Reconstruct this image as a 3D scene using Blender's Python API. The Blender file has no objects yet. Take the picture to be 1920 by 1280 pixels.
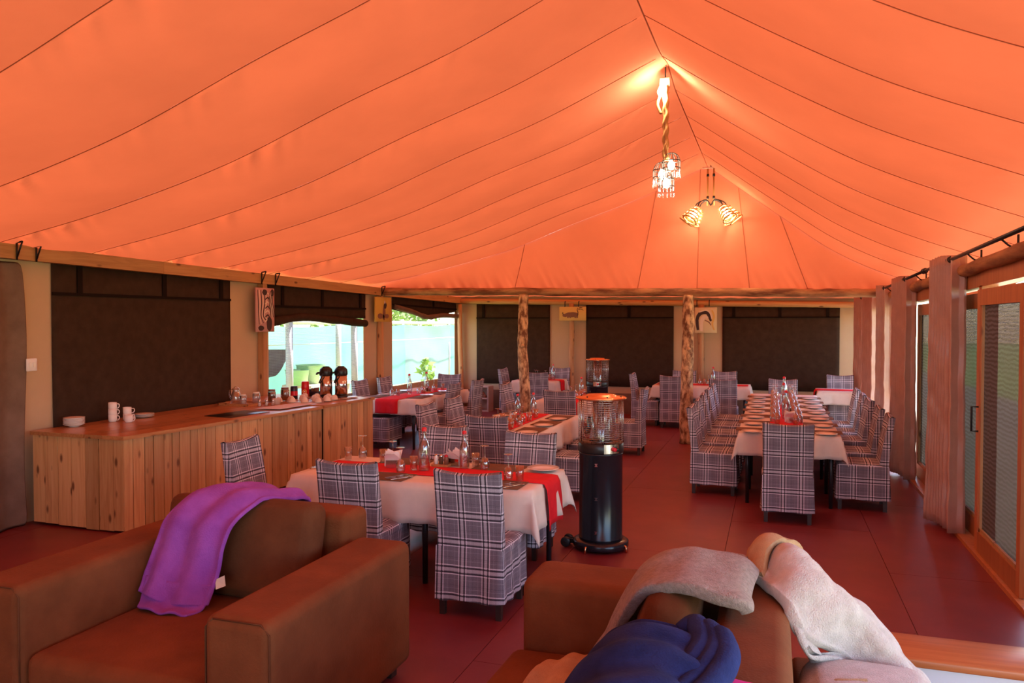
import bpy, bmesh, math, random
from mathutils import Vector, Matrix, noise
random.seed(7)
R = math.radians
PI = math.pi
scene = bpy.context.scene
COL = scene.collection

# ------------------------------------------------------------------ camera, world, sun, exposure
cam_d = bpy.data.cameras.new('camera')
cam = bpy.data.objects.new('camera', cam_d)
COL.objects.link(cam)
cam.location = (0, 0, 1.9)
cam.rotation_euler = (R(90 - 1.34), 0, R(18.67))
cam_d.sensor_width = 36.0
cam_d.lens = 36.0 * 1450 / 1920
cam_d.clip_end = 300
scene.camera = cam

world = bpy.data.worlds.new('sky')
scene.world = world
world.use_nodes = True
wn = world.node_tree
wn.nodes.clear()
wo = wn.nodes.new('ShaderNodeOutputWorld')
wb = wn.nodes.new('ShaderNodeBackground')
sky = wn.nodes.new('ShaderNodeTexSky')
sky.sky_type = 'NISHITA'
sky.sun_disc = False
sky.sun_elevation = R(58)
sky.sun_rotation = R(15)
sky.air_density = 1.0
sky.dust_density = 0.7
wb.inputs['Strength'].default_value = 0.85
wn.links.new(sky.outputs[0], wb.inputs['Color'])
wn.links.new(wb.outputs[0], wo.inputs['Surface'])

sun_d = bpy.data.lights.new('sun', 'SUN')
sun_d.energy = 30.0
sun_d.angle = R(1.2)
sun_d.color = (1.0, 0.96, 0.9)
sun = bpy.data.objects.new('sun', sun_d)
COL.objects.link(sun)
sun.location = (2, 20, 25)
sun.rotation_euler = Vector((-0.20, -0.50, -0.85)).to_track_quat('-Z', 'Y').to_euler()

vs = scene.view_settings
vs.view_transform = 'Standard'
vs.look = 'None'
vs.gamma = 1.0
vs.use_curve_mapping = False
vs.exposure = 0.35

# ------------------------------------------------------------------ materials
M = {}

def base_mat(name, col=(0.5, 0.5, 0.5), rough=0.6, metal=0.0, spec=0.5, sheen=0.0):
    m = bpy.data.materials.new(name)
    m.use_nodes = True
    nt = m.node_tree
    b = nt.nodes['Principled BSDF']
    b.inputs['Base Color'].default_value = (*col, 1)
    b.inputs['Roughness'].default_value = rough
    b.inputs['Metallic'].default_value = metal
    b.inputs['Specular IOR Level'].default_value = spec
    if sheen:
        b.inputs['Sheen Weight'].default_value = sheen
        b.inputs['Sheen Roughness'].default_value = 0.5
        b.inputs['Sheen Tint'].default_value = (*[min(1, c * 1.6 + .1) for c in col], 1)
    M[name] = m
    return m, nt, b

def coords(nt, kind='Object', scale=(1, 1, 1)):
    tc = nt.nodes.new('ShaderNodeTexCoord')
    mp = nt.nodes.new('ShaderNodeMapping')
    mp.inputs['Scale'].default_value = scale
    nt.links.new(tc.outputs[kind], mp.inputs['Vector'])
    return mp.outputs['Vector']

def noise_tex(nt, vec, scale, detail=4, rough=0.6, dist=0.0):
    n = nt.nodes.new('ShaderNodeTexNoise')
    n.inputs['Scale'].default_value = scale
    n.inputs['Detail'].default_value = detail
    n.inputs['Roughness'].default_value = rough
    n.inputs['Distortion'].default_value = dist
    nt.links.new(vec, n.inputs['Vector'])
    return n.outputs['Fac']

def ramp(nt, fac, stops, interp='LINEAR'):
    r = nt.nodes.new('ShaderNodeValToRGB')
    cr = r.color_ramp
    cr.interpolation = interp
    while len(cr.elements) > 1:
        cr.elements.remove(cr.elements[-1])
    cr.elements[0].position = stops[0][0]
    cr.elements[0].color = (*stops[0][1], 1)
    for p, c in stops[1:]:
        e = cr.elements.new(p)
        e.color = (*c, 1)
    nt.links.new(fac, r.inputs['Fac'])
    return r.outputs['Color']

def bump(nt, b, fac, strength=0.3, dist=0.01):
    bp = nt.nodes.new('ShaderNodeBump')
    bp.inputs['Strength'].default_value = strength
    bp.inputs['Distance'].default_value = dist
    nt.links.new(fac, bp.inputs['Height'])
    nt.links.new(bp.outputs[0], b.inputs['Normal'])

def noisy(name, c1, c2, scale=6, rough=0.6, stretch=(1, 1, 1), bstr=0.0, bscale=60, sheen=0.0, metal=0, spec=0.5, coord='Object', p1=.3, p2=.7):
    m, nt, b = base_mat(name, c1, rough, metal, spec, sheen)
    v = coords(nt, coord, stretch)
    f = noise_tex(nt, v, scale)
    nt.links.new(ramp(nt, f, [(p1, c1), (p2, c2)]), b.inputs['Base Color'])
    if bstr:
        f2 = noise_tex(nt, v, bscale, 3)
        bump(nt, b, f2, bstr)
    return m

def wood(name, c1, c2, c3, axis='z', rough=0.45, scale=1.0, knots=True, spec=0.5):
    """planed wood: grain stretched along one object axis, with knots"""
    m, nt, b = base_mat(name, c1, rough, spec=spec)
    st = {'x': (.06, 1, 1), 'y': (1, .06, 1), 'z': (1, 1, .06)}[axis]
    st = tuple(s * 26 * scale for s in st)
    oi = nt.nodes.new('ShaderNodeObjectInfo')
    tc = nt.nodes.new('ShaderNodeTexCoord')
    add = nt.nodes.new('ShaderNodeVectorMath'); add.operation = 'ADD'
    mul = nt.nodes.new('ShaderNodeVectorMath'); mul.operation = 'SCALE'
    mul.inputs[0].default_value = (7.3, 11.9, 5.7)
    nt.links.new(oi.outputs['Random'], mul.inputs['Scale'])
    nt.links.new(tc.outputs['Object'], add.inputs[0])
    nt.links.new(mul.outputs[0], add.inputs[1])
    mp = nt.nodes.new('ShaderNodeMapping')
    mp.inputs['Scale'].default_value = st
    nt.links.new(add.outputs[0], mp.inputs['Vector'])
    f = noise_tex(nt, mp.outputs[0], 1.0, 5, .6, .8)
    colr = ramp(nt, f, [(.25, c2), (.5, c1), (.75, c3)])
    hv = nt.nodes.new('ShaderNodeHueSaturation')
    mr = nt.nodes.new('ShaderNodeMapRange')
    mr.inputs['To Min'].default_value = .72
    mr.inputs['To Max'].default_value = 1.2
    nt.links.new(oi.outputs['Random'], mr.inputs['Value'])
    nt.links.new(mr.outputs[0], hv.inputs['Value'])
    nt.links.new(colr, hv.inputs['Color'])
    out = hv.outputs[0]
    if knots:
        mp2 = nt.nodes.new('ShaderNodeMapping')
        s2 = {'x': (.4, 1, 1), 'y': (1, .4, 1), 'z': (1, 1, .4)}[axis]
        mp2.inputs['Scale'].default_value = tuple(s * 9 * scale for s in s2)
        nt.links.new(add.outputs[0], mp2.inputs['Vector'])
        vo = nt.nodes.new('ShaderNodeTexVoronoi')
        vo.inputs['Scale'].default_value = 1.0
        nt.links.new(mp2.outputs[0], vo.inputs['Vector'])
        k = ramp(nt, vo.outputs['Distance'], [(.09, (1, 1, 1)), (.20, (0, 0, 0))])
        mx = nt.nodes.new('ShaderNodeMix'); mx.data_type = 'RGBA'
        nt.links.new(k, mx.inputs['Factor'])
        nt.links.new(out, mx.inputs['A'])
        mx.inputs['B'].default_value = (c2[0] * .35, c2[1] * .3, c2[2] * .3, 1)
        out = mx.outputs['Result']
    nt.links.new(out, b.inputs['Base Color'])
    bump(nt, b, f, .15, .004)
    return m

def cloth_trans(name, dif, tra, mixf=0.5, bscale=200, bstr=.15):
    """canvas: reflects on the inside, lets sunlight glow through"""
    m = bpy.data.materials.new(name)
    m.use_nodes = True
    nt = m.node_tree
    nt.nodes.clear()
    out = nt.nodes.new('ShaderNodeOutputMaterial')
    d = nt.nodes.new('ShaderNodeBsdfDiffuse')
    t = nt.nodes.new('ShaderNodeBsdfTranslucent')
    mx = nt.nodes.new('ShaderNodeMixShader')
    v = coords(nt, 'Object')
    f = noise_tex(nt, v, 1.3, 5)
    f2 = noise_tex(nt, v, bscale, 2)
    hi = lambda c, k: tuple(min(1, x * k) for x in c)
    nt.links.new(ramp(nt, f, [(.3, hi(dif, .94)), (.7, hi(dif, 1.05))]), d.inputs['Color'])
    nt.links.new(ramp(nt, f, [(.3, hi(tra, .93)), (.7, hi(tra, 1.06))]), t.inputs['Color'])
    bp = nt.nodes.new('ShaderNodeBump')
    bp.inputs['Strength'].default_value = bstr
    bp.inputs['Distance'].default_value = .003
    nt.links.new(f2, bp.inputs['Height'])
    nt.links.new(bp.outputs[0], d.inputs['Normal'])
    mx.inputs[0].default_value = mixf
    nt.links.new(d.outputs[0], mx.inputs[1])
    nt.links.new(t.outputs[0], mx.inputs[2])
    nt.links.new(mx.outputs[0], out.inputs['Surface'])
    M[name] = m
    return m

def net(name, col, open_frac=.6, cell=.02, wave=False):
    """woven net / mosquito mesh: real holes between threads, too fine to model"""
    m, nt, b = base_mat(name, col, .7)
    v = coords(nt, 'Object')
    sep = nt.nodes.new('ShaderNodeSeparateXYZ')
    nt.links.new(v, sep.inputs[0])
    outs = []
    for ax in ('Y', 'Z'):
        d = nt.nodes.new('ShaderNodeMath'); d.operation = 'DIVIDE'; d.inputs[1].default_value = cell
        nt.links.new(sep.outputs[ax], d.inputs[0])
        fr = nt.nodes.new('ShaderNodeMath'); fr.operation = 'FRACT'
        nt.links.new(d.outputs[0], fr.inputs[0])
        lt = nt.nodes.new('ShaderNodeMath'); lt.operation = 'LESS_THAN'; lt.inputs[1].default_value = math.sqrt(open_frac)
        nt.links.new(fr.outputs[0], lt.inputs[0])
        outs.append(lt.outputs[0])
    mul = nt.nodes.new('ShaderNodeMath'); mul.operation = 'MULTIPLY'
    nt.links.new(outs[0], mul.inputs[0]); nt.links.new(outs[1], mul.inputs[1])
    inv = nt.nodes.new('ShaderNodeMath'); inv.operation = 'SUBTRACT'; inv.inputs[0].default_value = 1
    nt.links.new(mul.outputs[0], inv.inputs[1])
    nt.links.new(inv.outputs[0], b.inputs['Alpha'])
    if wave:
        w = nt.nodes.new('ShaderNodeTexWave')
        w.bands_direction = 'Z'
        w.inputs['Scale'].default_value = 9
        w.inputs['Distortion'].default_value = 5
        w.inputs['Detail'].default_value = 3
        nt.links.new(v, w.inputs['Vector'])
        nt.links.new(ramp(nt, w.outputs['Fac'], [(.2, tuple(c * .45 for c in col)), (.8, tuple(c * 1.6 for c in col))]), b.inputs['Base Color'])
    return m

def plaid(name):
    m, nt, b = base_mat(name, (.3, .3, .3), .9, spec=.2)
    uv = nt.nodes.new('ShaderNodeUVMap'); uv.uv_map = 'UVMap'
    sep = nt.nodes.new('ShaderNodeSeparateXYZ')
    nt.links.new(uv.outputs[0], sep.inputs[0])
    def direction(ax, period):
        d = nt.nodes.new('ShaderNodeMath'); d.operation = 'DIVIDE'; d.inputs[1].default_value = period
        nt.links.new(sep.outputs[ax], d.inputs[0])
        fr = nt.nodes.new('ShaderNodeMath'); fr.operation = 'FRACT'
        nt.links.new(d.outputs[0], fr.inputs[0])
        g = lambda x: (x, x, x)
        w_ = ramp(nt, fr.outputs[0], [(0, g(0)), (.31, g(.75)), (.345, g(0)), (.43, g(.38)), (.545, g(0)), (.63, g(.75)), (.665, g(0)), (.14, g(.16)), (.155, g(0)), (.82, g(.16)), (.835, g(0))], 'CONSTANT')
        k_ = ramp(nt, fr.outputs[0], [(0, g(0)), (.365, g(.85)), (.405, g(0)), (.565, g(.85)), (.605, g(0)), (.93, g(.35)), (.945, g(0))], 'CONSTANT')
        return w_, k_
    (wu, ku), (wv, kv) = direction('X', .16), direction('Y', .18)
    def mixc(f, A, B, mode='MIX'):
        n_ = nt.nodes.new('ShaderNodeMix'); n_.data_type = 'RGBA'; n_.blend_type = mode
        for sock, val in (('Factor', f), ('A', A), ('B', B)):
            if isinstance(val, (tuple, float)): n_.inputs[sock].default_value = val
            else: nt.links.new(val, n_.inputs[sock])
        return n_.outputs['Result']
    wm = mixc(1.0, wu, wv, 'SCREEN'); km = mixc(1.0, ku, kv, 'LIGHTEN')
    c1 = mixc(wm, (.185, .16, .195, 1), (.82, .77, .84, 1))
    mxo = mixc(km, c1, (.008, .007, .012, 1))
    v = coords(nt, 'UV', (1, 1, 1))
    f = noise_tex(nt, v, 260, 2)
    hv = nt.nodes.new('ShaderNodeHueSaturation')
    mr = nt.nodes.new('ShaderNodeMapRange')
    mr.inputs['From Min'].default_value = .3; mr.inputs['From Max'].default_value = .7
    mr.inputs['To Min'].default_value = .75; mr.inputs['To Max'].default_value = 1.3
    nt.links.new(f, mr.inputs['Value'])
    nt.links.new(mr.outputs[0], hv.inputs['Value'])
    nt.links.new(mxo, hv.inputs['Color'])
    nt.links.new(hv.outputs[0], b.inputs['Base Color'])
    bump(nt, b, f, .25, .002)
    return m

def glass(name, col=(1, 1, 1), k=.8):
    """thin-walled clear glass"""
    m = bpy.data.materials.new(name); m.use_nodes = True
    nt = m.node_tree; nt.nodes.clear()
    out = nt.nodes.new('ShaderNodeOutputMaterial')
    tr_ = nt.nodes.new('ShaderNodeBsdfTransparent'); tr_.inputs['Color'].default_value = (*col, 1)
    gl = nt.nodes.new('ShaderNodeBsdfGlossy'); gl.inputs['Roughness'].default_value = .03
    lw_ = nt.nodes.new('ShaderNodeLayerWeight'); lw_.inputs['Blend'].default_value = .35
    mu = nt.nodes.new('ShaderNodeMath'); mu.operation = 'MULTIPLY_ADD'; mu.inputs[1].default_value = k; mu.inputs[2].default_value = .12
    mx = nt.nodes.new('ShaderNodeMixShader')
    nt.links.new(lw_.outputs['Facing'], mu.inputs[0]); nt.links.new(mu.outputs[0], mx.inputs[0])
    nt.links.new(tr_.outputs[0], mx.inputs[1]); nt.links.new(gl.outputs[0], mx.inputs[2])
    nt.links.new(mx.outputs[0], out.inputs['Surface'])
    M[name] = m
    return m

cloth_trans('canvas_roof', (.75, .30, .18), (.112, .0188, .0060), .55)
cloth_trans('seam_thread', (.60, .20, .11), (.05, .008, .003), .4)
cloth_trans('canvas_beige', (.64, .45, .28), (.06, .03, .012), .15)
noisy('flap_brown', (.040, .022, .014), (.058, .032, .020), 8, .95, bstr=.2, bscale=220, spec=.1)
base_mat('flap_edge', (.014, .008, .006), .95, spec=.1)
noisy('flap_light', (.16, .10, .07), (.22, .14, .10), 5, .9, bstr=.2, bscale=150, spec=.1)
m = noisy('floor_red', (.165, .020, .024), (.235, .034, .036), 2.2, .38, bstr=.06, bscale=140)
base_mat('floor_gap', (.02, .008, .008), .9)
wood('pine', (.62, .34, .14), (.46, .21, .07), (.70, .43, .20), 'z', .42)
wood('pine_top', (.48, .21, .075), (.36, .13, .04), (.56, .27, .10), 'y', .28)
wood('beam_wood', (.50, .25, .085), (.36, .16, .05), (.58, .32, .12), 'y', .5)
wood('beam_wood_x', (.50, .25, .085), (.36, .16, .05), (.58, .32, .12), 'x', .5)
wood('post_wood', (.52, .25, .10), (.40, .17, .06), (.6, .32, .14), 'z', .5)
wood('door_wood', (.42, .155, .05), (.32, .10, .03), (.50, .20, .07), 'z', .38, knots=False)
wood('door_pale', (.60, .38, .16), (.50, .28, .10), (.66, .44, .22), 'z', .45)
wood('red_wood', (.42, .12, .035), (.33, .08, .02), (.5, .16, .05), 'x', .32, knots=False)
noisy('log_bark', (.16, .055, .018), (.72, .44, .22), 13, .75, (1, 1, .5), 1.0, 24, p1=.40, p2=.60)
noisy('log_bark_x', (.15, .05, .015), (.50, .25, .10), 9, .75, (.22, 1, 1), .8, 24, p1=.38, p2=.62)
base_mat('black_iron', (.012, .011, .012), .45, .3)
base_mat('black_paint', (.012, .013, .018), .22)
base_mat('black_plastic', (.012, .011, .012), .35)
base_mat('steel', (.62, .60, .60), .18, 1.0)
base_mat('steel_wire', (.60, .56, .55), .25, 1.0)
base_mat('copper', (.85, .42, .20), .25, 1.0)
base_mat('leg_dark', (.012, .012, .016), .35)
base_mat('chair_leg', (.035, .017, .013), .5)
plaid('plaid')
noisy('table_linen', (.70, .62, .56), (.78, .69, .62), 9, .85, bstr=.12, bscale=300, spec=.2)
noisy('red_runner', (.62, .012, .022), (.72, .02, .03), 12, .8, bstr=.1, bscale=300, spec=.2)
noisy('place_mat', (.12, .055, .025), (.18, .085, .04), 30, .8, bstr=.3, bscale=200)
base_mat('china', (.80, .76, .72), .12)
base_mat('china_warm', (.76, .62, .50), .15)
glass('clear_glass', (.93, .94, .95))
glass('water_glass', (.9, .92, .93), .4)
base_mat('red_cap', (.65, .015, .03), .4)
noisy('suede', (.14, .043, .014), (.21, .066, .022), 4, .85, bstr=.25, bscale=90, sheen=.08, spec=.15)
noisy('suede_dark', (.10, .034, .013), (.145, .05, .019), 6, .85, bstr=.25, bscale=90, sheen=.08, spec=.15)
noisy('fleece_purple', (.25, .055, .33), (.34, .09, .44), 9, .95, bstr=.5, bscale=130, sheen=.3, spec=.1)
noisy('fleece_navy', (.010, .015, .07), (.024, .036, .14), 8, .95, bstr=.4, bscale=130, sheen=.15, spec=.1)
noisy('fleece_white', (.52, .45, .40), (.66, .57, .52), 22, .95, bstr=.9, bscale=160, sheen=.5, spec=.1)
noisy('fleece_tan', (.42, .24, .12), (.52, .31, .16), 14, .95, bstr=.7, bscale=160, sheen=.4, spec=.1)
noisy('fleece_grey', (.24, .19, .165), (.40, .31, .27), 55, .95, bstr=.9, bscale=160, sheen=.5, spec=.1)
base_mat('magenta', (.75, .01, .22), .8, sheen=.3)
base_mat('paper_tag', (.7, .62, .5), .8)
noisy('curtain_satin', (.46, .25, .18), (.54, .31, .225), 6, .30, bstr=.12, bscale=120, sheen=.2)
net('window_net', (.30, .36, .35), .74, .022)
net('screen_net', (.055, .06, .09), .025, .006, wave=True)
base_mat('white_plastic', (.75, .72, .70), .4)
base_mat('white_paint', (.66, .62, .66), .7)
base_mat('white_cloth', (.74, .72, .78), .8)
base_mat('rope', (.42, .22, .07), .9)
def emit(name, col, s):
    m, nt, b = base_mat(name, col, .5)
    b.inputs['Emission Color'].default_value = (*col, 1)
    b.inputs['Emission Strength'].default_value = s
emit('bulb_glow', (1.0, .78, .52), 170)
emit('bulb_bright', (1.0, .80, .56), 520)
noisy('log_bark_y', (.20, .07, .02), (.46, .21, .07), 9, .75, (1, .2, 1), .8, 24, p1=.38, p2=.62)
noisy('basket', (.55, .30, .10), (.7, .42, .18), 30, .7)
base_mat('yellow_art', (.62, .38, .06), .8)
base_mat('cream_art', (.70, .55, .33), .8)
base_mat('gold_art', (.72, .48, .14), .8)
base_mat('pink_art', (.55, .28, .25), .7)
base_mat('dark_art', (.04, .02, .02), .7)
base_mat('brown_art', (.22, .10, .06), .7)
base_mat('light_art', (.78, .62, .5), .7)
base_mat('tin_red', (.62, .012, .02), .3)
base_mat('tin_dark', (.02, .018, .03), .3)
base_mat('tin_brown', (.22, .09, .05), .3)
base_mat('logo_yellow', (.85, .45, .06), .5)
base_mat('coffee', (.10, .04, .015), .7)
base_mat('sugar', (.78, .70, .62), .9)
base_mat('napkin', (.80, .76, .74), .9)
noisy('grass_ground', (.20, .28, .07), (.34, .36, .14), 1.5, .95, bstr=.4, bscale=20)
noisy('dirt_ground', (.20, .17, .12), (.27, .23, .17), 1.2, .95)
cloth_trans('shade_net', (.24, .48, .44), (.24, .48, .44), .5, 60)
cloth_trans('shade_grey', (.28, .37, .37), (.18, .25, .25), .4, 60)
base_mat('fence_post', (.42, .36, .36), .9)
base_mat('pale_wood', (.60, .42, .33), .8)
base_mat('green_plastic', (.30, .55, .28), .5)
base_mat('tarp_dark', (.07, .05, .06), .8)
base_mat('blue_cloth', (.22, .26, .55), .8)
noisy('leaf', (.10, .20, .035), (.30, .40, .08), 3, .6)
base_mat('trunk', (.16, .10, .07), .9)
base_mat('thatch', (.66, .55, .42), .95)
base_mat('fry_black', (.012, .01, .01), .3)
base_mat('onion', (.35, .12, .06), .5)

# ------------------------------------------------------------------ mesh helpers
class MB:
    def __init__(s):
        s.v = []; s.f = []; s.sm = []
    def add(s, verts, faces, smooth=False):
        o = len(s.v)
        s.v += [tuple(p) for p in verts]
        s.f += [tuple(i + o for i in f) for f in faces]
        s.sm += [smooth] * len(faces)
        return s
    def box(s, x0, x1, y0, y1, z0, z1):
        return s.add([(x0, y0, z0), (x1, y0, z0), (x1, y1, z0), (x0, y1, z0), (x0, y0, z1), (x1, y0, z1), (x1, y1, z1), (x0, y1, z1)],
                     [(0, 3, 2, 1), (4, 5, 6, 7), (0, 1, 5, 4), (1, 2, 6, 5), (2, 3, 7, 6), (3, 0, 4, 7)])
    def hexa(s, bot, top):
        """bot, top: four points each, counter-clockwise from above"""
        return s.add(list(bot) + list(top), [(0, 3, 2, 1), (4, 5, 6, 7), (0, 1, 5, 4), (1, 2, 6, 5), (2, 3, 7, 6), (3, 0, 4, 7)])
    def tube(s, path, r, n=8, caps=True, closed=False):
        path = [Vector(p) for p in path]
        k = len(path)
        rr = r if isinstance(r, (list, tuple)) else [r] * k
        vs_, fs = [], []
        prev = None
        for i, p in enumerate(path):
            if closed:
                t = path[(i + 1) % k] - path[i - 1]
            else:
                t = (path[min(i + 1, k - 1)] - path[max(i - 1, 0)])
            t.normalize()
            if prev is None:
                a = Vector((0, 0, 1)) if abs(t.z) < .9 else Vector((1, 0, 0))
                u = t.cross(a).normalized()
            else:
                u = (prev - t * prev.dot(t)).normalized()
            prev = u
            w = t.cross(u)
            for j in range(n):
                an = 2 * PI * j / n
                vs_.append(p + (u * math.cos(an) + w * math.sin(an)) * rr[i])
        for i in range(k if closed else k - 1):
            i2 = (i + 1) % k
            for j in range(n):
                j2 = (j + 1) % n
                fs.append((i * n + j, i * n + j2, i2 * n + j2, i2 * n + j))
        if caps and not closed:
            fs.append(tuple(range(n - 1, -1, -1)))
            fs.append(tuple((k - 1) * n + j for j in range(n)))
        return s.add(vs_, fs, True)
    def lathe(s, prof, n=16, c=(0, 0, 0), ax=None):
        """prof: list of (r, z); open where r>0 at the ends"""
        vs_, fs = [], []
        for r, z in prof:
            for j in range(n):
                an = 2 * PI * j / n
                vs_.append(Vector((c[0] + r * math.cos(an), c[1] + r * math.sin(an), c[2] + z)))
        if ax is not None:
            vs_ = [ax @ v for v in vs_]
        for i in range(len(prof) - 1):
            for j in range(n):
                j2 = (j + 1) % n
                fs.append((i * n + j, i * n + j2, (i + 1) * n + j2, (i + 1) * n + j))
        return s.add(vs_, fs, True)
    def prism(s, pts, y0, y1):
        """outline in xz extruded along y"""
        n = len(pts)
        v = [(x, y0, z) for x, z in pts] + [(x, y1, z) for x, z in pts]
        f = [tuple(range(n)), tuple(range(2 * n - 1, n - 1, -1))]
        for i in range(n):
            j = (i + 1) % n
            f.append((j, i, n + i, n + j))
        return s.add(v, f)
    def grid(s, rows, smooth=True, flip=False):
        h, w = len(rows), len(rows[0])
        v = [p for r in rows for p in r]
        f = []
        for i in range(h - 1):
            for j in range(w - 1):
                q = (i * w + j, i * w + j + 1, (i + 1) * w + j + 1, (i + 1) * w + j)
                f.append(q[::-1] if flip else q)
        return s.add(v, f, smooth)
    def mesh(s, name='mesh', recalc=False):
        me = bpy.data.meshes.new(name)
        me.from_pydata([tuple(p) for p in s.v], [], s.f)
        me.polygons.foreach_set('use_smooth', s.sm)
        if recalc:
            bm = bmesh.new(); bm.from_mesh(me)
            bmesh.ops.recalc_face_normals(bm, faces=bm.faces)
            bm.to_mesh(me); bm.free()
        me.update()
        return me

def obj(name, me, mat, parent=None, loc=None, rot=None, recalc=False):
    if isinstance(me, MB):
        me = me.mesh(name, recalc or (mat or '').endswith('glass'))
    o = bpy.data.objects.new(name, me)
    COL.objects.link(o)
    if mat is not None and not me.materials:
        me.materials.append(M[mat])
    if parent is not None:
        o.parent = parent
    if loc is not None:
        o.location = loc
    if rot is not None:
        o.rotation_euler = rot
    return o

def tag(o, label, cat, group=None, kind=None):
    o['label'] = label
    o['category'] = cat
    if group: o['group'] = group
    if kind: o['kind'] = kind
    return o

def thing(name, label, cat, loc=(0, 0, 0), rotz=0, group=None):
    o = bpy.data.objects.new(name, None)
    o.empty_display_size = .1
    COL.objects.link(o)
    o.location = loc
    o.rotation_euler = (0, 0, rotz)
    return tag(o, label, cat, group)

def struct(name, mb, mat, label=None, cat=None):
    o = obj(name, mb, mat) if mb is not None else bpy.data.objects.new(name, None)
    if mb is None:
        COL.objects.link(o)
    o['kind'] = 'structure'
    if label: o['label'] = label
    if cat: o['category'] = cat
    return o

def dup(root, loc, rotz=0, label=None, group=None):
    r = root.copy(); COL.objects.link(r)
    r.location = loc; r.rotation_euler = (0, 0, rotz)
    if label: r['label'] = label
    if group: r['group'] = group
    for ch in list(root.children):
        c = ch.copy(); COL.objects.link(c); c.parent = r
        for g in ch.children:
            d = g.copy(); COL.objects.link(d); d.parent = c
    return r

def wn_mod(o):
    o.modifiers.new('normals', 'WEIGHTED_NORMAL').keep_sharp = False

def rbox(x0, x1, y0, y1, z0, z1, r=.04, seg=3, puff=0.0, cuts=0, only=None):
    bm = bmesh.new()
    bmesh.ops.create_cube(bm, size=1)
    c = Vector(((x0 + x1) / 2, (y0 + y1) / 2, (z0 + z1) / 2)); d = Vector((x1 - x0, y1 - y0, z1 - z0))
    for v in bm.verts:
        v.co = Vector((v.co.x * d.x, v.co.y * d.y, v.co.z * d.z)) + c
    bmesh.ops.bevel(bm, geom=bm.edges[:], offset=r, segments=seg, affect='EDGES', profile=.5)
    if cuts:
        bmesh.ops.subdivide_edges(bm, edges=bm.edges[:], cuts=cuts, use_grid_fill=True)
    if puff:
        for v in bm.verts:
            q = Vector(((v.co.x - c.x) / d.x * 2, (v.co.y - c.y) / d.y * 2, (v.co.z - c.z) / d.z * 2))
            ax = max(range(3), key=lambda i: abs(q[i]))
            o_ = [i for i in range(3) if i != ax]
            k = max(0, 1 - q[o_[0]] ** 2) * max(0, 1 - q[o_[1]] ** 2)
            v.co[ax] += math.copysign(puff * k * (1 if only is None or ax == only else .25), q[ax])
            v.co += Vector(noise.noise_vector(v.co * 5)) * puff * .18
    me = bpy.data.meshes.new('rbox')
    for f in bm.faces: f.smooth = True
    bm.to_mesh(me); bm.free()
    return me

def box_uv(me, off=(0, 0)):
    uvl = me.uv_layers.new(name='UVMap')
    for p in me.polygons:
        n = p.normal
        for li in p.loop_indices:
            co = me.vertices[me.loops[li].vertex_index].co
            if abs(n.x) > abs(n.y) and abs(n.x) > abs(n.z):
                uv = (co.y + .03, co.z)
            elif abs(n.y) > abs(n.z):
                uv = (co.x, co.z)
            else:
                uv = (co.x, co.y)
            uvl.data[li].uv = (uv[0] + 5.08 + off[0], uv[1] + 5.0 + off[1])

def cr(pts, n):
    """Catmull-Rom through points, n samples"""
    pts = [Vector(p) for p in pts]
    out = []
    k = len(pts) - 1
    for i in range(n):
        t = i / (n - 1) * k
        a = min(int(t), k - 1); u = t - a
        p0 = pts[max(a - 1, 0)]; p1 = pts[a]; p2 = pts[a + 1]; p3 = pts[min(a + 2, k)]
        out.append(.5 * ((2 * p1) + (p2 - p0) * u + (2 * p0 - 5 * p1 + 4 * p2 - p3) * u * u + (3 * p1 - p0 - 3 * p2 + p3) * u ** 3))
    return out

def patch(rows, nu, nv, amp=.008, freq=6, fold=0, foldn=5):
    """smooth cloth patch through control rows, with folds and small lumps"""
    cols = [cr(r, nu) for r in rows]
    g = []
    for j in range(nu):
        g.append(cr([c[j] for c in cols], nv))
    res = [[g[j][i] for j in range(nu)] for i in range(nv)]
    out = []
    for i in range(nv):
        row = []
        for j in range(nu):
            p = res[i][j]
            du = res[i][min(j + 1, nu - 1)] - res[i][max(j - 1, 0)]
            dv = res[min(i + 1, nv - 1)][j] - res[max(i - 1, 0)][j]
            n = du.cross(dv)
            if n.length > 1e-9: n.normalize()
            h = noise.noise(p * freq) * amp + noise.noise(p * freq * 2.7) * amp * .4
            if fold:
                h += fold * math.sin(j / (nu - 1) * foldn * 2 * PI + 2.5 * noise.noise(p * 2.0))
            row.append(p + n * h)
        out.append(row)
    return out

def cloth_obj(name, rows, mat, thick=.015, parent=None, flip=False, sub=1):
    o = obj(name, MB().grid(rows, True, flip), mat, parent)
    s = o.modifiers.new('thickness', 'SOLIDIFY'); s.thickness = thick; s.offset = 0
    if sub:
        b = o.modifiers.new('smooth', 'SUBSURF'); b.levels = 1; b.render_levels = 1
    return o

# ------------------------------------------------------------------ the setting: floor
XL, XR, YB, YF = -6.75, 1.62, 16.15, -3.3
floor = struct('floor', MB().box(XL - .25, XR + .12, YF, YB + .1, -.14, -.010), 'floor_gap', 'dark red polished board floor of the dining tent', 'floor')
px0 = .85 - 1.22 * 8
panel_me = {}
for i in range(9):
    for j in range(9):
        x0 = max(px0 + 1.22 * i, XL - .22); x1 = min(px0 + 1.22 * (i + 1), XR + .1)
        y0 = YF + 2.44 * j - (1.22 if i % 2 else 0); y1 = y0 + 2.44
        y0 = max(y0, YF); y1 = min(y1, YB + .08)
        if y1 - y0 < .05 or x1 - x0 < .05:
            continue
        k = (round(x1 - x0, 3), round(y1 - y0, 3))
        if k not in panel_me:
            panel_me[k] = MB().box(0, k[0] - .004, 0, k[1] - .004, -.012, 0).mesh('floor_panel')
        obj('floor_panel', panel_me[k], 'floor_red', floor, (x0 + .002, y0 + .002, 0))

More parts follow.
